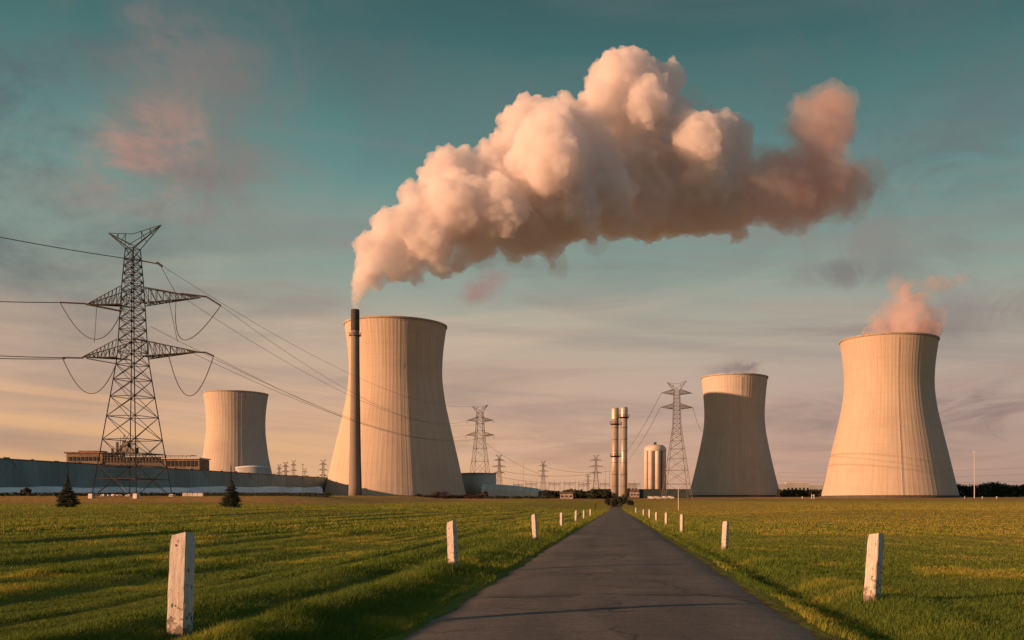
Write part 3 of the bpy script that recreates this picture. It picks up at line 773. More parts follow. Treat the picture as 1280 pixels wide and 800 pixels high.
post(804.5, 645, 637, 2.2, 'seventh post on the right verge', (0, 0), .5, 14)
post(795, 641.5, 634.5, 1.8, 'eighth and smallest post on the right verge', (0, 0), .5, 15)

# ------------------------------------------------------------------ foliage
def leaf_tris(C, Rd, n, size, r, shell=.35):
    """n leaf triangles spread through ellipsoids (centres C, radii Rd)"""
    C = np.asarray(C, float); Rd = np.asarray(Rd, float); vol = Rd.prod(1)**(2/3); k = r.choice(len(C), n, p=vol/vol.sum())
    d = r.normal(size=(n, 3)); d /= np.linalg.norm(d, axis=1)[:, None]
    rr = (shell+(1-shell)*r.random(n)**.6)*(1+.16*np.sin(d[:, 0]*7+k)*np.cos(d[:, 2]*9+k*2))
    P_ = C[k]+d*Rd[k]*rr[:, None]
    a = r.normal(size=(n, 3)); a /= np.linalg.norm(a, axis=1)[:, None]; b_ = np.cross(a, r.normal(size=(n, 3))); b_ /= np.linalg.norm(b_, axis=1)[:, None]
    s = size*(.5+r.random(n))[:, None]
    V = np.stack([P_-a*s*.5, P_+b_*s*.45, P_+a*s*.6, P_-b_*s*.4], 1).reshape(-1, 3)
    i = np.arange(n)*4; return V, np.stack([i, i+1, i+2, i+3], 1)
def conifer(px, D, ytop, wpx, label, seed):
    r = np.random.default_rng(seed); g = ground(px, D); g.z = gz(g.x, g.y)
    H = at(px, ytop, D).z-g.z; W = wpx*D/FPX/2; t = empty('conifer', g, label, 'conifer', 'small conifers in the left field')
    MB().bar((0, 0, -.2), (0, 0, H), .13, 6, .02).build('trunk', M['bark'], t)
    C = []; Rd = []
    zs = np.linspace(.02, 1.0, 38)
    for u in zs:
        prof = np.interp(u, [0, .1, .3, .5, .62, 1], [.72, 1.0, .8, .42, .17, .03])
        nb = int(4+8*prof)
        for k in range(nb):
            a = r.random()*2*np.pi; L = W*prof*(.55+.6*r.random())
            C.append((math.cos(a)*L*.62, math.sin(a)*L*.62, u*H+.1-L*.12)); Rd.append((L*.42+.05, L*.42+.05, .10+.16*prof))
    V, F_ = leaf_tris(C, Rd, 15000, .15, r, .1); V[:, 2] = np.maximum(V[:, 2], .02)
    new('crown', M['leaf_con'], t, npmesh('crown', V, F_))
conifer(84, 200, 581, 29, 'dark conifer with a thin spire at far left in the field', 31)
conifer(289, 206, 583, 27, 'dark conifer with a thin spire in front of the small cooling tower', 32)

def bush(px, D, ytop, wpx, label, mt, seed, name='bush', cat='bush', n=900, yb=None, group=None, trunk=False, ls=None):
    r = np.random.default_rng(seed); g = ground(px, D)
    H = at(px, ytop, D).z-g.z; W = wpx*D/FPX/2
    t = empty(name, g, label, cat, group)
    C = []; Rd = []
    for k in range(9):
        a = r.random()*6.28; q = r.random()**.5*.62
        C.append((math.cos(a)*W*q, math.sin(a)*W*.6*q, H*(.42+.3*r.random() if trunk else .3+.4*r.random()))); s_ = .3+.25*r.random(); Rd.append((W*s_, W*s_*.8, H*(.2+.14*r.random())))
    V, F_ = leaf_tris(C, Rd, n, ls or max(.35, H*.09), r)
    V[:, 2] = np.maximum(V[:, 2], -.3)
    new('crown', M[mt], t, npmesh('crown', V, F_))
    MB().bar((0, 0, -.5), (0, 0, H*.6), max(.15, H*.03), 6, .1).build('trunk', M['bark'], t)
    return t
def mass(pxs, D, ytop, label, mt, seed, n, name='tree_line', cat='trees', ls=1.2, depth=20, yj=2.0):
    """a far strip of trees that reads as one mass"""
    r = np.random.default_rng(seed); x0, x1 = pxs; C = []; Rd = []
    px = x0
    while px < x1:
        d = D+r.uniform(0, depth); g = ground(px, d); f = ytop(px) if callable(ytop) else ytop
        H = max(1.5, at(px, f+r.uniform(-.2, 1)*yj, d).z-g.z)
        for z_ in np.arange(.15, .95, .28): C.append((g.x+r.normal()*.8, d, g.z+H*z_)); Rd.append((2.2+H*.22, 2.2+H*.2, H*.22))
        px += r.uniform(1.2, 2.8)
    V, F_ = leaf_tris(C, Rd, n, ls, r, .1)
    o = new(name, M[mt], None, npmesh(name, V, F_)); tag(o, label, cat, kind='stuff'); return o
mass((975, 1034), 930, 610.5, 'dark hedge line between the shaded tower and the steaming one', 'leaf_dark', 51, 5000)
mass((1188, 1300), 940, lambda p: 604+2.0*math.sin(p*.11)-(p-1188)*.02, 'dark line of trees to the right of the steaming tower', 'leaf_dark', 52, 15000)
mass((683, 768), 800, lambda p: 611.5+1.5*math.sin(p*.2), 'dark thicket along the field edge left of the road\'s end', 'leaf_dark', 53, 9000)
mass((520, 604), 775, lambda p: 617.5+1.2*math.sin(p*.31), 'low dark scrub at the foot of the largest cooling tower', 'leaf_red', 54, 3500, 'scrub', 'scrub', .8, 8, 1.5)
mass((604, 690), 775, 619, 'sparse dark scrub before the pale vaulted hall', 'leaf_dark', 55, 1600, 'scrub', 'scrub', .8, 8, 1.5)
mass((-90, 408), 372, lambda p: 616.8, 'clipped dark hedge strip running below the teal wall', 'leaf_dark', 56, 12000, 'hedge', 'hedge', .5, 3, .8)
for px, yt, wp, lb, mt, sd in ((436+114, 612.5, 22, 'reddish brown bush at the right foot of the largest cooling tower', 'leaf_red', 61), (600, 614.5, 9, 'small dark bush in front of the round tank', 'leaf_dark', 62), (607, 612.5, 6, 'taller narrow bush before the round tank', 'leaf_dark', 63),
        (744, 610, 12, 'rounded green tree left of the twin stacks', 'leaf_dark', 64), (757, 613, 10, 'dark tree directly left of the stacks\' foot', 'leaf_dark', 65), (727, 612, 10, 'dark tree among the thicket left of the road\'s end', 'leaf_dark', 66)):
    bush(px, 790, yt, wp, lb, mt, sd, 'bush' if px < 620 else 'tree', 'bush' if px < 620 else 'tree', group='bushes and trees along the far field edge')
bush(744, 300, 624, 6, 'small yellow leaved sapling beside the road\'s far left verge', 'leaf_yellow', 67, 'sapling', 'sapling', 700, trunk=True, ls=.22)
for k, (px, D, yt, wp, lb) in enumerate(((768, 470, 620, 13, 'dark rounded shrub in the middle of the road\'s end'), (760, 485, 621, 10, 'dark shrub at the left of the road\'s end'), (778, 485, 618.5, 14, 'largest dark shrub, just right of the road\'s end'), (787, 500, 621.5, 10, 'outermost dark shrub right of the road\'s end'))):
    bush(px, D, yt, wp, lb, 'leaf_dark', 70+k, 'shrub', 'shrub', 1500, group='shrubs closing the end of the road', ls=.45)
bush(33, 395, 609.5, 17, 'rust coloured heap of brush on the pale strip at far left', 'leaf_red', 80, 'brush_heap', 'brush', 900, ls=.6)

# ------------------------------------------------------------------ the long wall and what stands by it
A = Vector((-313, 500)); B = Vector((-243, 850)); dAB = (B-A).normalized(); A0 = A-dAB*120
def wallz(p): # ground under the wall
    return float(base_h(p.x, p.y))
wl = empty('factory_wall', (A0.x, A0.y, wallz(A0)), 'long dark teal sheet wall running behind the big pylon', 'wall')
ang = math.atan2(dAB.y, dAB.x); L = (B-A0).length; z0 = wallz(A0)
top = 25.6
m_ = MB(); nseg = int(L/1.1)
lv = []
me_v = []; me_f = []
nrm = Vector((dAB.y, -dAB.x))
for k in range(nseg+1):
    p = A0+dAB*(L*k/nseg); q = [0, .18, .18, 0][k % 4]
    zb = wallz(p)-1
    me_v += [(p.x+nrm.x*q-A0.x, p.y+nrm.y*q-A0.y, zb-z0), (p.x+nrm.x*q-A0.x, p.y+nrm.y*q-A0.y, top-z0), (p.x-nrm.x*.6-A0.x, p.y-nrm.y*.6-A0.y, top-z0), (p.x-nrm.x*.6-A0.x, p.y-nrm.y*.6-A0.y, zb-z0)]
for k in range(nseg):
    i = k*4
    for j in range(3): me_f.append((i+j, i+4+j, i+5+j, i+1+j))
me_f += [(0, 1, 2, 3), (nseg*4+3, nseg*4+2, nseg*4+1, nseg*4)]
me = bpy.data.meshes.new('cladding'); me.from_pydata(me_v, [], me_f); me.update(); new('cladding', M['wall_teal'], wl, me)
def along(s, off=0, z=0): p = A0+dAB*s+nrm*off; return (p.x-A0.x, p.y-A0.y, z-z0)
m_ = MB(); m_.bar(along(0, 0, top+.25), along(L, 0, top+.25), .5)
for s in np.arange(5, L, 17): m_.box(along(s, -.2, top+.7), (random.uniform(1, 4), .6, random.uniform(.4, 1.1)), ang)
m_.build('coping', M['rust'], wl)
m_ = MB()
for s, wd in ((127, 5.5), (290, 6), (345, 5), (420, 4)):
    a_, b_, c_ = along(s, .35, top-.4), along(s+wd, .35, top-.4), along(s+wd*.6, .35, top-4)
    i = len(m_.v); m_.v += [a_, b_, c_, tuple(Vector(a_)+Vector((nrm.x*.1, nrm.y*.1, 0))), tuple(Vector(b_)+Vector((nrm.x*.1, nrm.y*.1, 0))), tuple(Vector(c_)+Vector((nrm.x*.1, nrm.y*.1, 0)))]
    m_.f += [(i, i+1, i+2), (i+3, i+5, i+4), (i, i+3, i+4, i+1), (i+1, i+4, i+5, i+2), (i+2, i+5, i+3, i)]
m_.build('patch_panel', M['wall_patch'], wl)
# pale strip of sheeting in front
A2 = Vector((-302, 430)); B2 = Vector((-205, 690)); d2 = (B2-A2).normalized(); A2 = A2-d2*60
L2 = (B2-A2).length; t = empty('sheeted_bank', (A2.x, A2.y, wallz(A2)), 'pale blue white sheeted strip below the teal wall', 'sheeting')
V_ = []; F_ = []; n = 60; prof = [(0, 0), (.2, 1.0), (.8, 2.0), (1.6, 2.7), (2.8, 3.0), (4.5, 2.9), (4.6, -1)]
nr2 = Vector((-d2.y, d2.x))
for k in range(n+1):
    p = A2+d2*(L2*k/n); hz = .85+.25*float(fbm(k*.35, 2.0, 8)); zt = CAMH+(HY-608.5)*p.y/FPX; zb = wallz(p)
    for o_2, h_ in prof:
        V_.append((p.x+nr2.x*o_2-A2.x, p.y+nr2.y*o_2-A2.y, zb-wallz(A2)-1+(zt-zb+1)*h_/3.0*(hz if h_ < 3.1 else 1)))
m8 = len(prof)
for k in range(n):
    for j in range(m8-1): i = k*m8+j; F_.append((i, i+m8, i+m8+1, i+1))
me = bpy.data.meshes.new('sheet'); me.from_pydata(V_, [], F_); me.update(); new('sheet', M['white_sheet'], t, me)
# white concrete block box and rubble near the pylon's foot
g = ground(241.5, 352); t = empty('concrete_barrier', g, 'row of pale concrete blocks right of the big pylon', 'concrete barrier')
for k in range(4): MB().box((-2.8+k*1.85, 0, .55), (1.75, 1.0, 1.3), 0, .93).build('block', M['concrete_box'], t)
g = ground(135, 350); r = random.Random(5); t = empty('rubble_pile', g, 'low pile of broken pale slabs at the big pylon\'s foot', 'rubble')
m_ = MB()
for k in range(26): m_.box((r.uniform(-7, 7), r.uniform(-1.5, 1.5), r.uniform(.1, .5)), (r.uniform(.4, 1.8), r.uniform(.4, 1), r.uniform(.2, .6)), r.uniform(0, 3), .8)
m_.build('slab', M['concrete_box'], t)
def fence(pa, pb, D, label, hpx, n):
    a, b_ = ground(pa, D), ground(pb, D); t = empty('rail_fence', a, label, 'fence'); h_ = hpx*D/FPX
    m_ = MB(); q = MB()
    for k in range(n+1):
        p = a.lerp(b_, k/n); p.z = float(base_h(p.x, p.y)); m_.box(p-a+Vector((0, 0, h_/2-.2)), (.28, .28, h_+.4))
    m_.build('fence_post', M['hedge'], t)
    for z_ in (.45, .9): q.bar(Vector((0, 0, h_*z_)), b_-a+Vector((0, 0, h_*z_)), .1)
    q.build('rail', M['hedge'], t)
fence(255, 407, 362, 'dark low fence between the concrete blocks and the chimney', 3.2, 44)

# buildings behind the wall
def factory():
    D = 900; t = empty('factory_building', ground(130, D), 'long low brown factory building behind the teal wall and the pylon', 'building')
    g = t.location
    def bx(mb, x0, x1, y0, y1, dep=20, off=0):
        a, b_ = at(x0, y1, D), at(x1, y0, D); mb.box(((a.x+b_.x)/2-g.x, off+dep/2, (a.z+b_.z)/2-g.z), (b_.x-a.x, dep, b_.z-a.z))
    m_ = MB(); bx(m_, 83, 128, 567, 612, 24); m_.build('wall', M['shed_brown'], t)
    m_ = MB(); bx(m_, 128.2, 204, 571, 612, 20, 1); m_.build('wall', M['dark_steel'], t)
    m_ = MB(); bx(m_, 204.2, 249, 574, 612, 22, .5); m_.build('wall', M['shed_brown'], t)
    m_ = MB(); bx(m_, 81, 130, 565, 566.8, 27, -1.5); bx(m_, 98, 126, 563.3, 564.8, 12); m_.build('roof', M['rust'], t)
    m_ = MB(); bx(m_, 202, 250, 572, 573.6, 25, -1); bx(m_, 204, 238, 568.5, 569.3, 12, 2)
    for px in range(205, 240, 5): bx(m_, px, px+.6, 569, 572.5, 1, 3)
    m_.build('roof', M['concrete_box'], t)
    for px in list(range(208, 246, 5)): 
        m_ = MB(); bx(m_, px, px+3, 576, 583, .4, .05); m_.build('window', M['glass_dark'], t)
    for px in range(86, 126, 5): 
        m_ = MB(); bx(m_, px, px+3, 571, 576, .4, -.45); m_.build('window', M['glass_dark'], t)
    m_ = MB()
    r = random.Random(3)
    for px in range(130, 204, 4): bx(m_, px, px+.5, 568-r.random()*4*(1 if px < 160 else .3), 578, .5, .2)
    for yy in (568.5, 572, 576): bx(m_, 129, 204, yy, yy+.5, .5, .1)
    m_.build('catwalk', M['dark_steel'], t)
    for px, yt, wd in ((142, 552, 2.2), (147, 556, 3), (151, 550, 1.6), (136, 560, 2)):
        m_ = MB(); bx(m_, px, px+wd, yt, 572, 2, 4); m_.build('vent_stack', M['dark_steel'], t)
factory()
def round_building(px, D, ytop, ybase, wpx, name, label, cat, mt, roof_mt, rise, slope=0):
    g = ground(px, D); t = empty(name, g, label, cat); rr = wpx*D/FPX/2; H = at(px, ytop, D).z-g.z
    MB().lathe([(rr, -1), (rr, H)], 56).build('wall', M[mt], t, True)
    MB().lathe([(rr+.5, H), (rr+.5, H+.7), (rr*.5, H+.7+rise*.7), (.2, H+.7+rise)], 56).build('roof', M[roof_mt], t, True)
    return t
round_building(316, 1200, 585, 612, 41, 'round_tank', 'low round tank with a pale roof at the foot of the small cooling tower', 'tank', 'tank_conc', 'white_sheet', 2.5)
m_ = round_building(598.5, 905, 592.5, 621, 43, 'water_tank', 'broad grey round tank right of the largest cooling tower', 'tank', 'tank_conc', 'tank_conc', .4)
def hall():
    D = 860; px0, px1 = 602, 686; t = empty('vaulted_hall', ground(644, D), 'long pale blue vaulted hall tapering away right of the round tank', 'hall')
    g = t.location; n = 44; V_ = []; F_ = []; m8 = 9
    for k in range(n+1):
        u = k/n; px = px0+(px1-px0)*u; yt = np.interp(u, [0, .2, .5, .8, .93, 1], [604, 605, 606.8, 610, 613, 619]); base = ground(px, D); H = at(px, yt, D).z-base.z; wd = 15
        for j in range(m8):
            a = math.pi*j/(m8-1); V_.append((base.x-g.x, -math.cos(a)*wd+wd-4, base.z-g.z-.5+(H+.5)*math.sin(a)**.55))
    for k in range(n):
        for j in range(m8-1): i = k*m8+j; F_.append((i, i+1, i+m8+1, i+m8))
    F_.append(tuple(range(m8))); F_.append(tuple(n*m8+m8-1-j for j in range(m8)))
    me = bpy.data.meshes.new('vault'); me.from_pydata(V_, [], F_); me.update(); new('vault', M['dome_white'], t, me)
    m_ = MB()
    for k in range(0, n, 4):
        for j in range(m8-1): m_.bar(Vector(V_[k*m8+j])*1.0, Vector(V_[k*m8+j+1]), .22)
    m_.build('rib', M['tank_conc'], t)
    a = at(676, 616, D)-g; MB().box((a.x, -4.6, a.z-.5), (3.4, .8, 4)).build('door', M['glass_dark'], t)
hall()
def simple_building(px0, px1, ytop, D, name, label, cat, mt, roof=None, wins=0, pitch=0, wy=.5, wm='glass_dark', dep=14):
    g = ground((px0+px1)/2, D); t = empty(name, g, label, cat, 'low buildings along the horizon'); W = (px1-px0)*D/FPX; H = at(px0, ytop, D).z-g.z
    MB().box((0, dep/2, H/2-1), (W, dep, H+2)).build('wall', M[mt], t)
    q = MB()
    if pitch:
        i = 0; q.v = [(-W/2-.5, -.6, H), (W/2+.5, -.6, H), (W/2+.5, dep+.6, H), (-W/2-.5, dep+.6, H), (-W/2-.5, dep/2, H+pitch), (W/2+.5, dep/2, H+pitch)]
        q.f = [(0, 1, 5, 4), (2, 3, 4, 5), (0, 4, 3), (1, 2, 5), (0, 3, 2, 1)]
    else: q.box((0, dep/2, H+.35), (W+1, dep+1, .6))
    q.build('roof', M[roof or 'rust'], t)
    for k in range(wins):
        MB().box((-W/2+(k+.5)*W/wins, -.06, H*wy), (W/wins*.5, .25, H*.28)).build('window', M[wm], t)
    return t
simple_building(799.5, 862, 612.3, 805, 'warehouse', 'long dark green warehouse behind the dense pylon', 'warehouse', 'shed_dark', 'shed_dark', 0)
simple_building(983, 1012, 603.5, 1600, 'office_block', 'pale blue grey flat block above the hedge, left of the steaming tower', 'building', 'tank_conc', 'dome_white', 6)
simple_building(1012, 1034, 606.5, 1650, 'office_block', 'lower grey block beside the steaming tower\'s left foot', 'building', 'tank_conc', 'dome_white', 4)
simple_building(966, 983, 606, 1500, 'office_block', 'small grey block at the shaded tower\'s right edge', 'building', 'tank_conc', 'tank_conc', 3)
simple_building(788, 799, 615, 880, 'house', 'small pale house between the stacks and the dark warehouse', 'house', 'house', 'rust', 3, 2.5)
simple_building(779, 787, 613, 900, 'house', 'tiny gabled house right behind the twin stacks', 'house', 'house', 'rust', 2, 2)
simple_building(751, 763, 614.5, 880, 'house', 'small dark house just left of the twin stacks', 'house', 'shed_brown', 'rust', 3, 2.5)
simple_building(700, 716, 617, 770, 'house', 'low shed in front of the thicket left of the road\'s end', 'house', 'house', 'rust', 3, 1.6)
simple_building(785, 797, 604.5, 1600, 'office_block', 'distant flat block between the stacks and the silo', 'building', 'tank_conc', 'tank_conc', 3)
# parked vehicles in front of the warehouse
def van(px, D, label, mt, L_=5.2):
    g = ground(px, D); t = empty('parked_van', g, label, 'van', 'vans parked along the warehouse')
    b_ = MB(); b_.v = []; 
    pts = [(-L_/2, .4), (L_/2, .4), (L_/2, 1.1), (L_/2-.5, 1.3), (L_/2-1.2, 2.2), (-L_/2, 2.3)]
    for y_ in (-1, 1):
        for x_, z_ in pts: b_.v.append((x_, y_, z_))
    n = len(pts); b_.f = [list(range(n)), [2*n-1-k for k in range(n)]]+[[k, k+n, (k+1) % n+n, (k+1) % n] for k in range(n)]
    b_.build('body', M[mt], t)
    for x_ in (-L_/2+.9, L_/2-.9):
        for y_ in (-1, 1):
            q = MB().bar((x_, y_-.12, .38), (x_, y_+.12, .38), .5, 14); q.build('wheel', M['glass_dark'], t)
    MB().box((L_/2-1.6, 0, 1.75), (.9, 2.06, .5)).build('window', M['glass_dark'], t)
for k, (px, lb, mt) in enumerate(((814, 'leftmost of the vans before the dark warehouse', 'pole_white'), (822, 'second van from the left before the dark warehouse', 'concrete_box'), (831, 'third van from the left before the dark warehouse', 'pole_white'), (838.5, 'rightmost van before the dark warehouse', 'pole_white'))):
    van(px, 765, lb, mt, 5.4)
# substation gantries
def gantry(px, D, wpx, ytop, label):
    g = ground(px, D); t = empty('substation_gantry', g, label, 'gantry', 'substation gantries on the horizon'); W = wpx*D/FPX; H = at(px, ytop, D).z-g.z
    for s in (-1, 0, 1):
        m_ = MB(); m_.bar((s*W/2, -1, 0), (s*W/2, 0, H), .3); m_.bar((s*W/2, 1, 0), (s*W/2, 0, H), .3)
        for z_ in np.arange(2, H, 3): m_.bar((s*W/2, -(1-z_/H), z_), (s*W/2, 1-z_/H, z_), .15)
        m_.bar((s*W/2, 0, H), (s*W/2, 0, H+3.5), .15); m_.build('post', M['far_lattice'], t)
    m_ = MB(); m_.bar((-W/2, 0, H*.92), (W/2, 0, H*.92), .3); m_.bar((-W/2, 0, H*.84), (W/2, 0, H*.84), .2)
    nn = 12
    for k in range(nn): m_.bar((-W/2+k*W/nn, 0, H*.92), (-W/2+(k+1)*W/nn, 0, H*.84), .12)
    m_.build('beam', M['far_lattice'], t)
    for k in range(4): MB().bar((-W/2+(k+.5)*W/4, 0, H*.84), (-W/2+(k+.5)*W/4, 0, H*.7), .35, 5).build('insulator', M['insulator'], t)
for px, D, wp, yt, lb in ((648, 1150, 12, 604, 'gantry above the pale vaulted hall\'s middle'), (664, 1150, 14, 603, 'gantry above the right part of the pale vaulted hall'), (693, 1150, 14, 602.5, 'gantry right of the pale hall'), (712, 1200, 14, 602, 'wide gantry over the thicket'),
        (729, 1150, 12, 603.5, 'gantry left of the far pylon by the stacks'), (756, 1150, 12, 603, 'gantry touching the left steel stack'), (793, 1150, 14, 603, 'gantry between the steel stacks and the silo'), (1152+65, 1300, 40, 604, 'gantry above the trees at far right')):
    gantry(px, D, wp, yt, lb)
def pole(px, D, ytop, w_, label, mt='pole_white', name='pole', cat='pole', top_=True, yb=None):
    g = ground(px, D); 
    H = at(px, ytop, D).z-g.z; t = empty(name, g, label, cat)
    MB().bar((0, 0, -.5), (0, 0, H), w_, 8, w_*.6).build('shaft', M[mt], t)
    if top_: MB().box((0, 0, H+w_), (w_*3.2, w_*1.6, w_*2.2)).build('head', M[mt], t)
pole(1218, 800, 566, .5, 'single thin pole standing right of the steaming tower', 'concrete_box')
pole(848, 300, 611.5, .17, 'thin white pole in the right field before the dense pylon', 'pole_white')
for px, yt, lb in ((542+112, 577, 'thin mast left of the second small far pylon'), (762, 578, 'thin mast immediately left of the twin stacks'), (757, 584, 'shorter thin mast left of the twin stacks')):
    pole(px, 1500, yt, .35, lb, 'far_lattice', 'mast', 'mast', False)
pole(378.5, 352, 581, .14, 'thin lamp mast on the bank between small tower and chimney', 'lattice', 'lamp_mast', 'lamp mast')
# small goal like frame in the right field
g = ground(1016, 760); t = empty('marker_frame', g, 'small white double post frame before the steaming tower\'s left foot', 'marker')
for s in (-.9, .9): MB().box((s, 0, 1.9), (.45, .45, 3.9)).build('post', M['pole_white'], t)
MB().box((0, 0, 2.6), (1.4, .3, .5)).build('crossbar', M['pole_white'], t)
for px, lb in ((1003, 'small rust coloured bollard left of the white marker frame'), (1206, 'small pale bollard left of the thin pole'), (1228, 'small pale bollard right of the thin pole'), (1246, 'rightmost small pale bollard at the field edge')):
    g = ground(px, 780); o = MB().lathe([(.5, 0), (.5, 1.3), (.35, 1.7), (.1, 1.8)], 10).build('bollard', M['concrete_box'], None, True); o.location = g; tag(o, lb, 'bollard', 'bollards at the far field edge')

# ------------------------------------------------------------------ smoke plume
def smoke_material(name, dens, colr, an=.35, noise=None):
    m = bpy.data.materials.new(name); m.use_nodes = True; t = NT(m.node_tree); t.N.remove(t.N['Principled BSDF'])
    v = t.n('ShaderNodeVolumePrincipled'); v.inputs['Color'].default_value = tuple(colr)+(1,); v.inputs['Density'].default_value = dens
    v.inputs['Anisotropy'].default_value = an
    if noise:
        P = t.n('ShaderNodeTexCoord').outputs['Object']
        f = t.noise(P, noise[0], noise[3] if len(noise) > 3 else 4, .6, .4); t.L.new(t.mul(t.step(f, noise[1], noise[2]), dens), v.inputs['Density'])
    else: m.volume_intersection_method = 'FAST' if hasattr(m, 'volume_intersection_method') else 0
    t.L.new(v.outputs[0], t.N['Material Output'].inputs['Volume']); return m
def ico(bm, c_, r_, sub=2):
    bmesh.ops.create_icosphere(bm, subdivisions=sub, radius=r_, matrix=Matrix.Translation(c_))
def billow(name, lobes, D0, m, voxel, disp, parent=None, jit=.35, seed=3, origin=None, grow=1.0):
    r = random.Random(seed); bm = bmesh.new(); origin = origin or Vector((0, 0, 0))
    for px, py, rp, *dz in lobes:
        D = D0(px) if callable(D0) else D0
        rp = rp*grow; k = D/FPX; off = (dz[0] if dz else r.uniform(-jit, jit))*rp*k
        ico(bm, at(px, py, D)+Vector((0, off, 0))-origin, rp*k)
    me = bpy.data.meshes.new(name); bm.to_mesh(me); bm.free(); o = new(name, m, parent, me)
    rm = o.modifiers.new('remesh', 'REMESH'); rm.mode = 'VOXEL'; rm.voxel_size = voxel; rm.use_smooth_shade = True
    for k, (ty, size, strg, mid, dep) in enumerate(disp):
        if ty == 'REMESH':
            rm = o.modifiers.new('remesh2', 'REMESH'); rm.mode = 'VOXEL'; rm.voxel_size = size; rm.use_smooth_shade = True; continue
        tx = bpy.data.textures.new('%s_%d' % (name, k), ty)
        tx.noise_scale = size
        if ty == 'CLOUDS': tx.noise_depth = dep
        if ty == 'VORONOI': tx.distance_metric = 'DISTANCE'
        d_ = o.modifiers.new('d%d' % k, 'DISPLACE'); d_.texture = tx; d_.strength = strg; d_.mid_level = mid; d_.texture_coords = 'LOCAL'
    return o
def PD(px):      # the wind carries the plume to the right and a little away from the camera
    return CD*(1+.2653*.4)/(1-.4*(px-HX)/FPX)
PO = Vector((cg.x, cg.y, cg.z+CHH))
LOB = [(458, 338, 17, 0), (466, 326, 21), (470, 345, 15), (458, 312, 15), (480, 306, 27), (496, 330, 25), (490, 350, 13),
       (498, 285, 29), (519, 335, 19), (527, 262, 27), (535, 300, 40), (545, 222, 27), (556, 203, 22), (575, 202, 21), (545, 334, 18), (570, 265, 48, -.3), (592, 226, 28), (602, 305, 28), (575, 322, 18), (620, 268, 46, -.4),
       (640, 222, 38), (632, 182, 23), (655, 148, 30), (672, 142, 24), (692, 165, 38), (690, 212, 55, -.6), (728, 158, 34, .2), (735, 200, 48, .3), (660, 285, 36), (705, 258, 50, -.1), (690, 310, 18, .4), (695, 328, 9, .4),
       (752, 240, 46, .2), (752, 125, 32, .2), (772, 92, 34, .1), (797, 90, 32, .1), (800, 130, 48, .2), (838, 98, 24, .6), (842, 132, 26, .5), (785, 190, 60, .8), (828, 205, 50, 1.1), (770, 270, 28, .6), (815, 255, 36, 1.0), (870, 180, 38, -.5), (892, 172, 33, -.5), (915, 172, 27, -.1), (918, 208, 30, .2),
       (885, 222, 42, .1), (875, 262, 28, .7), (922, 258, 28, .8), (925, 290, 10, .6), (905, 272, 18, .8), (850, 268, 24, .9), (800, 278, 18, .8), (740, 288, 16, .5), (640, 308, 18, .3), (610, 200, 24), (515, 245, 16), (480, 275, 16), (708, 135, 22, .2)]
TAIL = [(955, 235, 38), (962, 212, 28), (985, 245, 36), (1002, 205, 30), (1012, 160, 26), (1008, 135, 16), (1045, 130, 27), (1052, 155, 24), (1035, 185, 30), (1030, 225, 40), (1060, 225, 30), (1060, 250, 20), (1085, 238, 13), (1010, 262, 22), (985, 275, 14), (1095, 232, 8)]
plume = bpy.data.objects.new('smoke_plume', None); col.objects.link(plume); plume.location = PO
tag(plume, 'great billowing pink and cream plume rising from the slim chimney', 'smoke')
DISP = [('CLOUDS', 18, 7, .45, 1), ('VORONOI', 13, -7.0, .45, 0), ('REMESH', .85, 0, 0, 0), ('VORONOI', 5.6, -3.4, .42, 0), ('CLOUDS', 3, 1.2, .5, 2), ('VORONOI', 2.5, -1.3, .4, 0), ('CLOUDS', 1.6, 1.1, .5, 1)]
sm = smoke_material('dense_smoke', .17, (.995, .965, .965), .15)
NECK = [(443.5, 386, 3.0, 0), (444, 383, 4.2, 0), (444.5, 379, 5.4, 0), (445.5, 373, 7.5, 0), (448, 365, 10, 0), (451, 356, 13, 0), (455, 346, 15, 0)]
billow('neck', NECK, PD, sm, .6, [('VORONOI', 3.0, -1.6, .4, 0), ('VORONOI', 1.4, -.6, .4, 0)], plume, .1, 2, PO)
LOB = LOB+[(860, 235, 44, .7), (845, 255, 32, 1.0), (862, 160, 24, .2), (895, 252, 32, .7), (820, 240, 44, 1.0)]
TAIL = [q + (.6,) for q in TAIL]
billow('billow', LOB, PD, sm, 1.0, DISP, plume, .35, 3, PO)
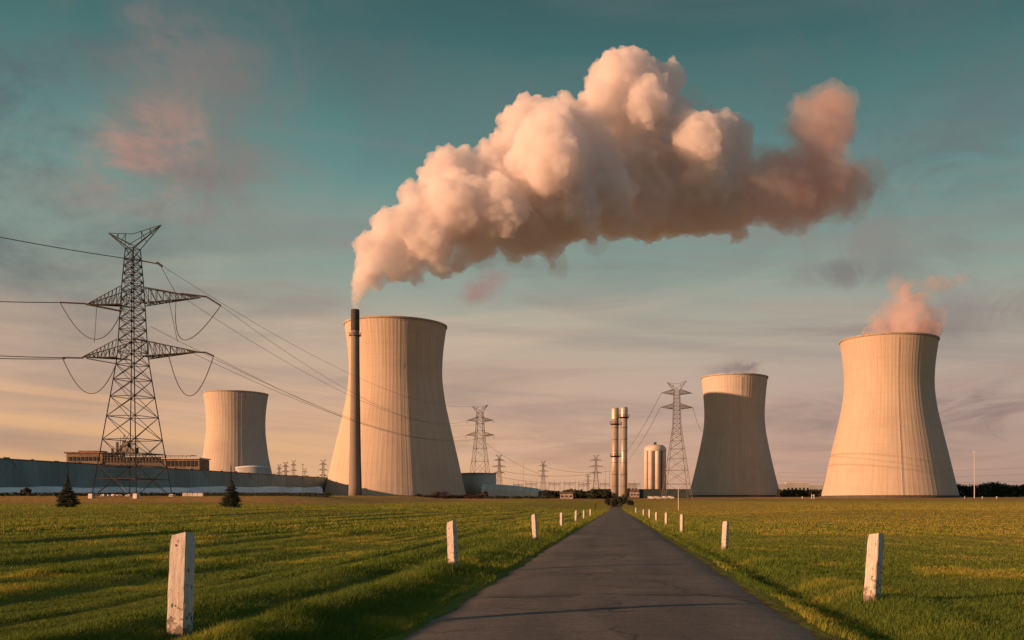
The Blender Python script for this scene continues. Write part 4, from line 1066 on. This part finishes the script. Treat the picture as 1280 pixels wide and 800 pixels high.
SK = [(px_, py_+8, rp_*.9) for px_, py_, rp_, *_ in LOB if py_ > 250 and px_ > 560]+[(px_-6, py_+4, rp_*1.22) for px_, py_, rp_, *_ in TAIL]+[(1085, 215, 22), (1100, 225, 14), (1108, 238, 9), (560, 335, 18), (600, 322, 16), (520, 352, 12), (655, 318, 16), (970, 270, 20), (1020, 120, 16), (865, 120, 16), (985, 160, 16), (1070, 265, 16), (1000, 280, 14), (700, 330, 16), (750, 305, 16), (878, 135, 14), (945, 200, 26)]
billow('ragged_edge', SK, PD, smoke_material('smoke_wisp', .024, (.9, .8, .78), .2), 1.7, [('CLOUDS', 14, 11, .5, 3), ('CLOUDS', 5, 5, .55, 3), ('CLOUDS', 2, 2, .5, 2)], plume, .3, 8, PO)
st_ = smoke_material('thin_smoke', .045, (.93, .66, .60), .2)  # redder smoke: shade on the plume's right end put into its colour
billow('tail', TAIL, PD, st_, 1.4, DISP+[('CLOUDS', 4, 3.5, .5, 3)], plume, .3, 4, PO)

# steam over the right tower
SD = 883; SO = T2.location+Vector((0, 0, 140))
STM = [(1128, 410, 24, 0), (1105, 414, 18), (1152, 408, 20), (1168, 410, 13), (1088, 417, 12), (1140, 394, 18), (1120, 394, 14), (1156, 392, 13), (1136, 380, 12), (1130, 366, 8), (1148, 372, 8), (1124, 356, 5), (1158, 362, 6), (1166, 359, 6), (1174, 356, 6), (1183, 354, 6), (1192, 351, 6), (1200, 349, 5), (1208, 347, 5), (1125, 350, 6), (1140, 358, 7)]
steam = bpy.data.objects.new('steam_cloud', None); col.objects.link(steam); steam.location = SO
tag(steam, 'pink steam drifting off the rim of the right cooling tower', 'steam')
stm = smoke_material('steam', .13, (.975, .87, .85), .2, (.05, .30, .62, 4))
wsp = smoke_material('steam_wisp', .045, (.95, .84, .82), .2, (.07, .36, .62, 4))
SD_ = [('CLOUDS', 12, 6, .45, 2), ('VORONOI', 5, -2.5, .45, 0), ('CLOUDS', 3, 2.5, .5, 3)]
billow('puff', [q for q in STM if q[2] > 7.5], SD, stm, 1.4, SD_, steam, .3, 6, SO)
WSP = [(1132, 372, 22), (1120, 358, 13), (1145, 362, 15), (1162, 358, 13), (1178, 354, 12), (1194, 350, 9), (1207, 348, 7), (1150, 385, 20), (1170, 395, 14), (1096, 402, 14), (1112, 385, 14), (1122, 346, 8)]
billow('wisp', WSP, SD, wsp, 1.6, SD_, steam, .3, 7, SO)
